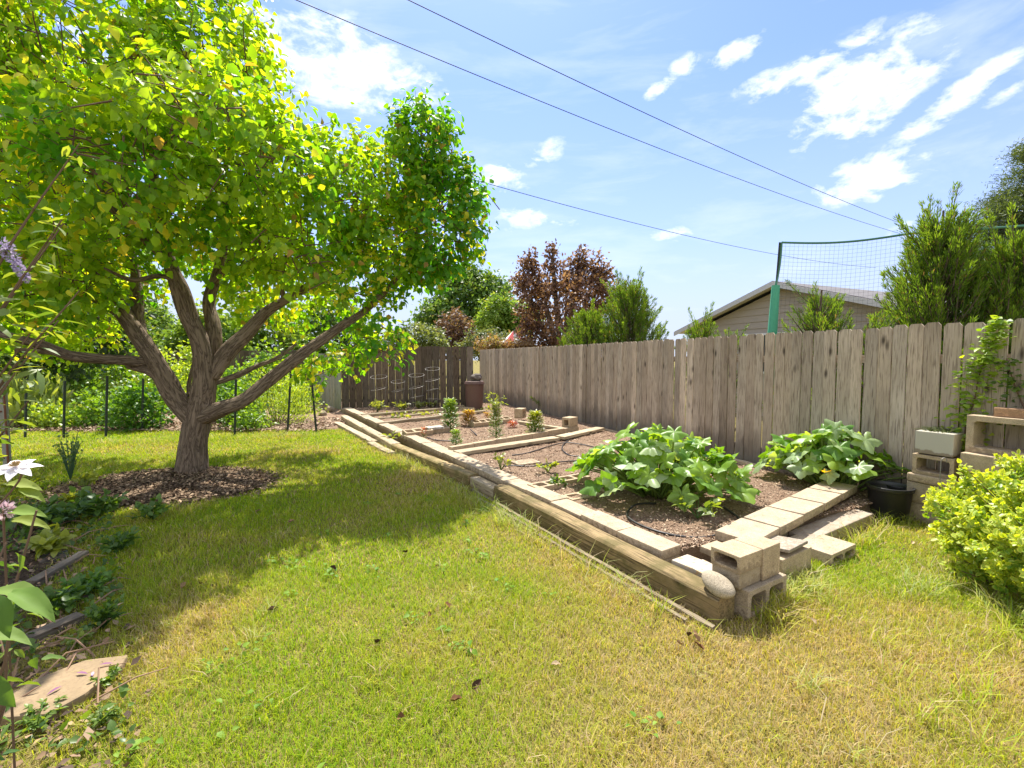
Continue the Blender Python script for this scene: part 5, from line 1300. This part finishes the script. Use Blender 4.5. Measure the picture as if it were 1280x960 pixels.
# striped parasol beyond the far fence
def parasol():
    y = 18.9; c = D(642, 415, y); root = empty('garden_parasol', (c[0], y, 0), 'red and white patio parasol peeking over the fence before the purple tree', 'parasol')
    M1 = mat_plain('red_cloth', (.45, .06, .06), .8); M2 = mat_plain('white_cloth', (.8, .78, .74), .8)
    zt = D(640, 413, y)[2]; ze = D(640, 437, y)[2]
    for k in range(8):
        a0, a1 = 2 * math.pi * k / 8, 2 * math.pi * (k + 1) / 8; r = .8
        mb = MB(); v = [(0, 0, zt), (r * math.cos(a0), r * math.sin(a0), ze), (r * .93 * math.cos((a0 + a1) / 2), r * .93 * math.sin((a0 + a1) / 2), ze + .05), (r * math.cos(a1), r * math.sin(a1), ze)]
        mb.add(v + [(p[0], p[1], p[2] - .01) for p in v], [(0, 1, 2), (0, 2, 3), (4, 6, 5), (4, 7, 6), (1, 5, 6, 2), (2, 6, 7, 3)]); mb.build('canopy_panel', M1 if k % 2 else M2, root)
    mb = MB(); mb.tube([(0, 0, 0), (0, 0, zt + .08)], .022, 8); mb.build('pole', M_STAKE, root)
parasol()

# ------------------------------------------------------------------ vegetable patch behind the tree
def bush(name, label, c, rx, ry, h, n, leaf, pal, seed, tmpl=OVATE, cat='plant', upright=.2, stems=24, group=None, mat=None, clump=.12):
    rng = np.random.default_rng(seed); root = empty(name, c, label, cat, group); mb = MB()
    ns = max(20, n // 12); d = norm(rng.normal(size=(ns, 3))); d[:, 2] = np.abs(d[:, 2])
    lum = 1 + .3 * np.array([mnoise.noise(Vector(tuple(q * 2.2 + seed))) for q in d])
    T = d * np.array([rx, ry, h]) * (lum * rng.uniform(.45, 1.0, ns))[:, None]
    T[:, 2] = np.maximum(T[:, 2], .05)
    for t in T[:stems]: mb.tube([t * [.2, .2, 0], t * [.6, .6, .5], t], [.012, .008, .004], 4, (.2, .22, .08), caps=False)
    mb.build('stems', M_LEAFB, root)
    k = n // ns
    P = (T[:, None] + rng.normal(size=(ns, k, 3)) * clump).reshape(-1, 3); P[:, 2] = np.maximum(P[:, 2], .01)
    o = np.repeat(norm(T), k, 0); m = len(P)
    A = o * .6 + rng.normal(0, .5, (m, 3)) + UP * upright; Nn = UP * .8 + o * .4 + rng.normal(0, .4, (m, 3))
    tone = np.clip(np.repeat(rng.uniform(0, 1, ns), k) * .6 + .4 * rng.uniform(0, 1, m), 0, 1)
    leaf_mesh('foliage', P, A, Nn, rng.uniform(.65, 1.2, m) * leaf, tmpl, lerpc(pal[0], pal[1], tone), mat or M_SQUASH, root)
    return root
DK = ((.06, .17, .03), (.17, .32, .05)); MD = ((.11, .25, .04), (.27, .40, .07)); LT = ((.20, .36, .05), (.44, .52, .09)); PL = ((.20, .30, .10), (.48, .54, .24))
VEG = 'vegetable plants behind the big tree'
B = lambda px, y: np.array([(px - 640) / FPX * y, y, .03])
for (nm, lb, px, y, rx, ry, h, n, lf, pal, tm, up) in (
    ('berry_bush', 'dark green leafy bush right of the steel stakes, left of the big trunk', 172, 10.35, .62, .5, 1.15, 1700, .10, DK, OVATE, 0),
    ('leafy_bush', 'low leafy bush in the middle of the patch, between two stakes', 118, 10.8, .55, .5, .85, 1100, .10, MD, OVATE, .1),
    ('grassy_plant', 'pale grassy clump at the left end of the patch', 38, 10.9, .75, .5, 1.0, 900, .34, PL, LANCE, 1.3),
    ('herb_clump', 'airy yellow green herb clump right of the big trunk, before the pale panel', 345, 11.3, .95, .6, 1.35, 3200, .075, LT, LANCE, .5),
    ('herb_clump', 'bright low herb clump between the trunk and the airy one', 300, 10.8, .5, .4, .85, 1000, .09, ((.08, .19, .03), (.22, .34, .06)), OVATE, .2),
    ('leafy_bush', 'dark leafy bush low beside the trunk, under the lowest limb', 285, 11.6, .5, .4, 1.2, 1000, .11, DK, OVATE, 0),
    ('tall_bush', 'tall light green bush far back in the patch behind the stakes', 90, 13.6, 1.4, .8, 1.9, 2600, .12, MD, OVATE, .1),
    ('tall_bush', 'tall bright bush far back in the patch, seen left of the trunk', 195, 13.8, 1.1, .8, 1.9, 2000, .12, LT, OVATE, .1),
    ('tall_bush', 'tall bush far back at the left edge of the patch', 5, 13.4, 1.2, .8, 2.1, 1800, .12, ((.06, .13, .03), (.16, .25, .05)), OVATE, .1),
    ('tall_bush', 'tall green bush far back in the patch, right of the trunk', 290, 14.2, 1.0, .8, 1.6, 1700, .12, MD, OVATE, .1),
    ('tall_bush', 'tall bright green bush before the far back fence, at the left edge', 40, 15.6, 1.5, .8, 2.3, 2200, .14, LT, OVATE, .1),
    ('tall_bush', 'tall bright green bush before the far back fence, between left limb and trunk', 150, 15.8, 1.5, .8, 2.4, 2200, .14, MD, OVATE, .1),
    ('tall_bush', 'tall pale bush before the far back fence, right behind the trunk', 240, 16, 1.2, .8, 2.2, 1800, .14, LT, OVATE, .1),
    ('tall_bush', 'tall leafy bush before the far back fence, above the airy herbs', 335, 15.8, 1.2, .8, 2.1, 1900, .14, MD, OVATE, .1),
    ('leafy_bush', 'low weedy bush at the straw strip, left of the dark green bush', 62, 10.5, .5, .35, .5, 700, .09, LT, OVATE, .2),
    ('leafy_bush', 'low sprawling weed on the straw strip right of the trunk', 312, 10.2, .45, .3, .4, 600, .08, MD, OVATE, .2),
    ('tall_bush', 'round bright bush at the foot of the pale panel', 370, 13.6, .75, .6, 1.1, 1500, .09, LT, OVATE, .3)):
    bush(nm, lb, B(px, y), rx, ry, h, n, lf, pal, int(px * 3 + y), tm, upright=up, group=VEG)
for i, (px, py, tp, lb) in enumerate(((31, 548, 474, 'leftmost dark steel stake of the patch edge'), (79, 549, 476, 'dark steel stake second from the left at the patch edge'), (132, 548, 470, 'dark steel stake before the dark green bush'), (177, 540, 473, 'dark steel stake rising inside the dark green bush'),
                                  (293, 545, 474, 'dark steel stake just right of the big trunk'), (359, 540, 458, 'leaning dark steel stake before the airy herbs'), (396, 541, 460, 'dark steel stake at the right end of the patch'))):
    b = G(px, py, .0); y = b[1]; t = D(px + (5 if i == 5 else -8 if i == 6 else 2), tp, y + .05)
    mb = MB(); mb.tube([b - [0, 0, .1], t], .022, 6); o = mb.build('steel_stake', M_STAKE); tag(o, lb, 'stake', 'steel stakes along the patch')
n = 7000
x = RNG.uniform(-13, -4.2, n); y = RNG.uniform(9.8, 12, n)
chips('straw_litter', x, y, .045 + RNG.uniform(0, .03, n), RNG.uniform(.04, .10, n), [(.40, .29, .20), (.50, .38, .27), (.30, .2, .14), (.22, .15, .10)])
# small clutter by the pale panel
for i, (px, py, s, lb) in enumerate(((416, 514, .14, 'grey rubble stone at the foot of the pale panel'), (408, 519, .11, 'small pale rubble stone left of the grey one'))):
    bm = bmesh.new(); bmesh.ops.create_icosphere(bm, subdivisions=3, radius=s)
    for v in bm.verts: v.co = v.co * (1 + .35 * mnoise.noise(v.co * 9 + Vector((i, 2, 3))))
    q = G(px, py, .05); o = bm_obj('rubble_stone', bm, M_CONCG, bevel=0); o.location = (q[0] - .1, q[1], .07); tag(o, lb, 'stone')

# ------------------------------------------------------------------ planting bed at the left
q = G(84, 866, 0); q_flag = q
fl = [(-.22, -.20), (.06, -.21), (.13, -.1), (.16, .10), (.13, .19), (-.06, .17), (-.2, .04)]
bm = bmesh.new(); vs_ = [bm.verts.new((x, y, 0)) for x, y in fl]; f = bm.faces.new(vs_); r = bmesh.ops.extrude_face_region(bm, geom=[f])
for g in r['geom']:
    if isinstance(g, bmesh.types.BMVert): g.co.z += .05
bmesh.ops.recalc_face_normals(bm, faces=bm.faces[:])
def sandstone():
    m, nt, out = new_mat('sandstone'); v = coords(nt); n1 = noise_tex(nt, v, 5, 6, .65, .5); n2 = noise_tex(nt, v, 60, 4, .6)
    c = mixc(nt, ramp(nt, n1, [(.35, 0), (.65, 1)]), (.34, .25, .15), (.25, .185, .11)); c = mixc(nt, ramp(nt, n2, [(.35, .5), (.5, 0)]), c, (.2, .14, .09))
    finish(nt, out, c, .9, bump(nt, n1, .5, .01), .15); return m
o = bm_obj('flagstone', bm, sandstone(), bevel=.012, segs=2, rough=.006); place(o, (q[0] + .02, q[1], .005), .15); tag(o, 'sandy yellow flagstone with purple petals at the front left corner', 'flagstone')
for i, (px, py, lb) in enumerate(((95, 842, 'pressed purple petal at the middle of the flagstone'), (115, 846, 'curled lilac petal at the right of the flagstone'), (78, 858, 'long dark petal at the front of the flagstone'), (124, 832, 'dark withered petal at the far edge of the flagstone'))):
    c = G(px, py, .062); P = np.array([c]); ob = leaf_mesh('petal', np.array([[c[0], c[1], .066]]), np.array([[math.cos(i * 2.2), math.sin(i * 2.2), .02]]), np.array([[.1, .1, 1.]]), np.array([.06 if i != 1 else .045]), LANCE, np.array([(.22, .10, .18) if i != 1 else (.42, .3, .5)]), M_CHIP); tag(ob, lb, 'petal')
for i, ((a, b), w_, lb) in enumerate(((((30, 730), (98, 692)), .10, 'weathered grey edging log in the planting bed, farther one'), (((20, 800), (95, 768)), .11, 'weathered grey edging log in the planting bed, nearer one'), (((48, 694), (84, 686)), .16, 'flat slate slab in the planting bed'))):
    a, b = G(*a, .04), G(*b, .04); a[2] = b[2] = 0; timber('edging_log' if i < 2 else 'slate_slab', lb, a, b, w_ * (.75 if i < 2 else 1), .06 if i < 2 else .035, M_FENCE if i < 2 else mat_concrete('slate', (.16, .16, .15), amt=.2), group=None, tone=.75, cat='log' if i < 2 else 'slab')
LP = ((.05, .12, .025), (.16, .27, .05)); YL = ((.20, .28, .04), (.44, .46, .10)); BG = ((.09, .17, .09), (.22, .31, .18))
WG = 'low plants in the left planting bed'
for i, (px, py, n, ln, lf, pal, lb, up) in enumerate((
    (88, 600, 16, .62, .065, BG, 'upright plant with grey green round leaves near the mulch ring', 3.2),
    (105, 612, 9, .26, .085, YL, 'yellowing plant with forked stems beside the mulch ring', 1.1),
    (88, 632, 8, .18, .09, YL, 'low plant with pale yellow leaves below the forked one', .8),
    (120, 645, 16, .30, .11, LP, 'spreading green weed at the edge of the mulch', .7),
    (85, 655, 16, .30, .11, ((.06, .14, .06), (.15, .25, .09)), 'spreading dark weed left of the mulch edge', .7),
    (190, 650, 12, .22, .09, LP, 'small forked weed on the lawn in front of the mulch', .9),
    (58, 693, 8, .2, .13, YL, 'plant with three big yellow green leaves beside the slate', .7),
    (100, 745, 18, .17, .06, ((.06, .16, .03), (.16, .30, .05)), 'bright low weed cushion between the two edging logs', .5),
    (98, 808, 12, .09, .04, ((.18, .26, .06), (.34, .42, .12)), 'little pale rosette beyond the flagstone', .7),
    (134, 856, 12, .08, .032, ((.1, .2, .04), (.28, .38, .08)), 'fine weed at the right edge of the flagstone', .9),
    (50, 905, 14, .09, .035, ((.1, .2, .04), (.24, .34, .08)), 'fine leafy weed in front of the flagstone', .6),
    (128, 905, 12, .08, .03, ((.1, .18, .04), (.26, .34, .08)), 'low feathery weed at the near corner of the flagstone', .6),
    (60, 770, 14, .2, .07, LP, 'dark green weed between the logs at the left', .7),
    (128, 785, 16, .16, .05, LP, 'grassy weed right of the nearer log', 1.2),
    (45, 660, 12, .28, .12, LP, 'broad leaved weed near the white flower', .9),
    (30, 615, 12, .3, .1, YL, 'pale leaved plant under the white flower', 1.0),
    (150, 690, 12, .2, .07, LP, 'dark weed in the tree shade by the lawn edge', .7))):
    c = G(px, py, .015); sprig('low_plant', lb, c, int(n * 1.5), ln, lf * .72, pal, 200 + i, 'plant', up, WG)
# scattered ground cover
n = 11000
x = RNG.uniform(-6.2, -1.4, n); y = RNG.uniform(.9, 5.2, n); k = (left_bed(x, y) > -.15) & (np.hypot(x - q_flag[0], y - q_flag[1]) > .3) & (fbm(x, y, 1.8, 90) > .42) & (tree_ell(x, y) > 1); x, y = x[k], y[k]; m = len(x)
o = leaf_mesh('ground_cover', np.stack([x, y, RNG.uniform(.02, .09, m)], 1), rdir(m) + UP * .4, rdir(m) * .5 + UP, RNG.uniform(.025, .06, m), OVATE, lerpc((.05, .12, .03), (.17, .27, .06), RNG.uniform(0, 1, m)), M_SQUASH); tag(o, kind='stuff')
# fallen leaves on the lawn
LV = [(420, 712), (470, 804), (547, 706), (562, 760), (538, 771), (510, 690), (334, 763), (561, 877), (590, 862), (497, 897), (320, 640), (360, 653), (1020, 780), (1130, 687), (592, 818), (860, 795), (875, 803), (852, 806), (865, 790), (880, 812), (1000, 728), (990, 736), (1140, 680), (700, 830), (250, 730), (226, 735), (130, 806), (640, 640), (690, 700)]
P = np.array([G(px, py, .03) for px, py in LV]); m = len(P)
o = leaf_mesh('fallen_leaves', P, rdir(m) * [1, 1, .3], UP + rdir(m) * .5, RNG.uniform(.03, .065, m), hi_leaf(.3, .3, -.3, .05), np.array([(.16, .08, .04), (.30, .19, .10), (.07, .04, .025), (.42, .32, .2)])[RNG.integers(0, 4, m)], M_CHIP); tag(o, kind='stuff')
# broadleaf weeds in the lawn
WX, WY = [], []
for i in range(46):
    c = np.array([RNG.uniform(-1.9, 3.0), RNG.uniform(1.3, 5.6)]); k_ = RNG.integers(5, 16); pp = c + RNG.normal(0, RNG.uniform(.02, .07), (k_, 2)); WX.append(pp[:, 0]); WY.append(pp[:, 1])
x, y = np.concatenate(WX), np.concatenate(WY); k = lawn_mask(x, y); x, y = x[k], y[k]; m = len(x)
o = leaf_mesh('lawn_weeds', np.stack([x, y, RNG.uniform(.02, .05, m)], 1), rdir(m) * [1, 1, .3], UP + rdir(m) * .4, RNG.uniform(.02, .045, m), OVATE, lerpc((.13, .27, .03), (.27, .42, .05), RNG.uniform(0, 1, m)), M_GRASS); tag(o, kind='stuff')
# clods of soil in the bed
OCTA = (np.array([(1, 0, 0), (-1, 0, 0), (0, 1, 0), (0, -1, 0), (0, 0, .8), (0, 0, -.8)], float) * .5, [(0, 2, 4), (2, 1, 4), (1, 3, 4), (3, 0, 4), (2, 0, 5), (1, 2, 5), (3, 1, 5), (0, 3, 5)])
n = 2600; u = RNG.uniform(.02, .97, n); v = RNG.uniform(0, 1, n) ** 1.5
p = (1 - v)[:, None] * ((1 - u)[:, None] * BA + u[:, None] * BB) + v[:, None] * ((1 - u)[:, None] * BD + u[:, None] * BC)
p[:, 2] = .147 + .022 * (fbm(p[:, 0], p[:, 1], 2.2, 5) - .5) * 2
o = leaf_mesh('soil_clods', p, rdir(n), rdir(n), RNG.uniform(.008, .03, n) ** 1.0 * (1 + v * .5), OCTA, np.array((.31, .215, .145))[None] * RNG.uniform(.6, 1.25, (n, 1)), M_CHIP, smooth=True); tag(o, kind='stuff')
# twigs lying in the bed
mb = MB()
for i in range(46):
    c = G(RNG.uniform(-20, 130), RNG.uniform(610, 900), .03); a = RNG.uniform(0, 3.1); ln = RNG.uniform(.1, .32)
    e = c + np.array([math.cos(a) * ln, math.sin(a) * ln, RNG.uniform(-.02, .08)]); mb.tube([c, (c + e) / 2 + RNG.normal(0, .02, 3) + [0, 0, .03], e], [.005, .004, .002], 5)
o = mb.build('dead_twigs', mat_plain('dead_twig', (.30, .19, .12), .9)); tag(o, kind='stuff')

# trellis post, clematis and butterfly bush at the left edge
pb = np.array([-6.95, 6.2, 0])
root = empty('trellis', pb, 'grey wooden trellis post with a rusty rail at the left edge', 'trellis')
for (dx, dy) in ((0, 0), (-.75, -.42)):
    mb = MB(); mb.obox((dx, dy, .65), (1, 0, 0), (0, 1, 0), UP, .03, .03, .68); mb.build('post', M_FENCEL, root)
M_RUSTY = mat_plain('rusty_steel', (.22, .09, .05), .8, .4)
for k in range(4):
    mb = MB(); z = .25 + k * .32; mb.tube([(-.0, -.03, z), (-.75, -.45, z)], .012, 8); mb.build('rail', M_RUSTY, root)
mb = MB(); mb.tube([(.045, -.03, .02), (.045, -.03, 1.2)], .012, 8); mb.build('rod', M_RUSTY, root)
# clematis
c0 = np.array([-1.75, 1.28, 0]); root = empty('clematis', c0, 'flowering clematis with broad leaves and a white star flower at the left edge', 'climber')
mb = MB(); rng = np.random.default_rng(31); P, A, Nn, S, Cc = [], [], [], [], []
for i in range(16):
    z = rng.uniform(.55, 1.35); e = np.array([rng.uniform(-.4, .16), rng.uniform(-.25, .3), z]); m_ = e * [.6, .6, .55] + [rng.normal(0, .05), rng.normal(0, .05), .08]
    b0 = np.array([rng.uniform(-.25, .0), rng.uniform(-.1, .15), 0]); mb.tube(smooth_path([b0, m_, e], 6), np.linspace(.006, .003, 13), 6)
    for k in range(9):
        t = rng.uniform(.3, 1); q = b0 * (1 - t) ** 2 + 2 * m_ * t * (1 - t) + e * t * t; P.append(q + rng.normal(0, .04, 3)); A.append(np.array([rng.normal(.1, .8), rng.normal(0, .8), -.25])); Nn.append(np.array([0, 0, 1]) + rng.normal(0, .35, 3)); S.append(rng.uniform(.04, .075))
        u = rng.uniform(); Cc.append(np.array((.08, .17, .05)) * (1 - u) + np.array((.24, .33, .07)) * u)
def addleaf(px, py, y, ax, nn, s, c):
    P.append(D(px, py, y) - c0); A.append(np.array(ax, float)); Nn.append(np.array(nn, float)); S.append(s); Cc.append(np.array(c))
addleaf(-4, 738, 1.30, (1, .1, -.10), (.0, -.2, 1), .145, (.20, .30, .07)); addleaf(14, 740, 1.28, (1, -.1, -.30), (.25, -.25, 1), .145, (.17, .28, .06)); addleaf(-6, 745, 1.26, (.6, -.3, -.75), (.5, -.5, .6), .12, (.12, .22, .05))
addleaf(-30, 792, 1.28, (1, .05, .05), (0, -.12, 1), .145, (.20, .30, .08)); addleaf(-20, 845, 1.22, (.5, 0, -.6), (.4, -.6, .6), .12, (.12, .22, .05)); addleaf(10, 640, 1.6, (.8, 0, .1), (0, -.4, 1), .12, (.2, .3, .06)); addleaf(15, 650, 1.6, (.9, .2, -.1), (0, -.4, 1), .11, (.28, .34, .07))
addleaf(10, 605, 1.5, (.8, 0, .05), (0, -.4, 1), .10, (.30, .36, .08)); addleaf(25, 610, 1.5, (.8, -.1, -.2), (0, -.4, 1), .09, (.24, .32, .06))
mb.build('stems', M_TWIG, root); leaf_mesh('leaves', np.array(P), np.array(A), np.array(Nn), np.array(S), HILEAF, np.array(Cc), mat_leaf('clematis_leaf', .4, (1.3, 1.25, .3), rough=.62, spec=.2), root, smooth=True)
M_PETAL = mat_leaf('white_petal', .35, (1, 1, 1), rough=.5)
fc = D(20, 583, 1.42) - c0; fn = norm(np.array([.2, -.35, .9])); u = norm(np.cross(fn, [0, 1, .3])); v = np.cross(fn, u)
P, A = [], []
for k in range(7): a = 2 * math.pi * k / 7 + .2; P.append(fc); A.append(u * math.cos(a) + v * math.sin(a) - fn * .12)
fo = leaf_mesh('flower', np.array(P), np.array(A), np.repeat(fn[None], 7, 0), np.full(7, .062), PETAL, np.repeat(np.array([[.88, .83, .85]]), 7, 0), M_PETAL, root, smooth=True)
mb = MB()
for k in range(40): d = norm(fn + rng.normal(0, .45, 3)); mb.tube([fc + fn * .002, fc + d * .018], .0012, 4, (.55, .42, .22), caps=False)
mb.build('stamens', M_CHIP, fo)
mb = MB(); mb.tube(smooth_path([fc - fn * .002, fc - fn * .05 - [.03, 0, .04], np.array([-.2, .1, .8])], 6), .003, 5); mb.build('flower_stalk', M_TWIG, root)
# pink flower head lower down
pf = empty('pink_flower', D(4, 638, 1.6), 'small pale pink flower head low at the left edge', 'flower'); mb = MB(); lo = D(4, 638, 1.6); mb.tube([(0, 0, 0), (-.04, .02, -lo[2])], .004, 5); mb.build('stem', M_TWIG, pf)
d = rdir(90); leaf_mesh('petals', d * .018, d, rdir(90), np.full(90, .02), RHOMB, lerpc((.6, .4, .45), (.78, .66, .68), RNG.uniform(0, 1, 90)), M_PETAL, pf)
# butterfly bush
bc = np.array([-2.75, 1.95, 0]); root = empty('butterfly_bush', bc, 'butterfly bush with narrow pale leaves and purple flower spikes at the left edge', 'shrub')
rng = np.random.default_rng(77); mb = MB(); P, A, Nn, S, Cc = [], [], [], [], []
for i in range(34):
    e = np.array([rng.uniform(-.8, .62), rng.uniform(-.5, .6), rng.uniform(1.3, 2.75)]); m_ = e * [.35, .35, .6]
    mb.tube(smooth_path([np.zeros(3), m_, e], 5), np.linspace(.012, .003, 11), 5)
    for k in range(22):
        t = rng.uniform(.5, 1.02); q = 2 * m_ * t * (1 - t) + e * t * t; dd = norm(rng.normal(size=3)); P.append(q + rng.normal(0, .02, 3)); A.append(np.array([dd[0], dd[1], dd[2] * .3 - .15])); Nn.append(np.array([0, 0, 1]) + rng.normal(0, .3, 3)); S.append(rng.uniform(.07, .15)); uu = rng.uniform(); Cc.append(np.array((.11, .20, .06)) * (1 - uu) + np.array((.32, .38, .12)) * uu)
mb.build('branches', M_TWIG, root); leaf_mesh('leaves', np.array(P), np.array(A), np.array(Nn), np.array(S), LANCE, np.array(Cc), M_SQUASH, root)
a_, b_ = D(1, 302, 2.25) - bc, D(34, 350, 2.2) - bc
t = rng.uniform(0, 1, 420); rr_ = .028 * np.sqrt(np.clip(1.1 - t, .05, 1)) * rng.uniform(.4, 1, 420); d = rdir(420); P = a_ + (b_ - a_) * t[:, None] + d * rr_[:, None]
leaf_mesh('flower_spike', P, d, rdir(420), np.full(420, .016), RHOMB, lerpc((.30, .24, .42), (.54, .46, .62), rng.uniform(0, 1, 420)), M_PETAL, root)
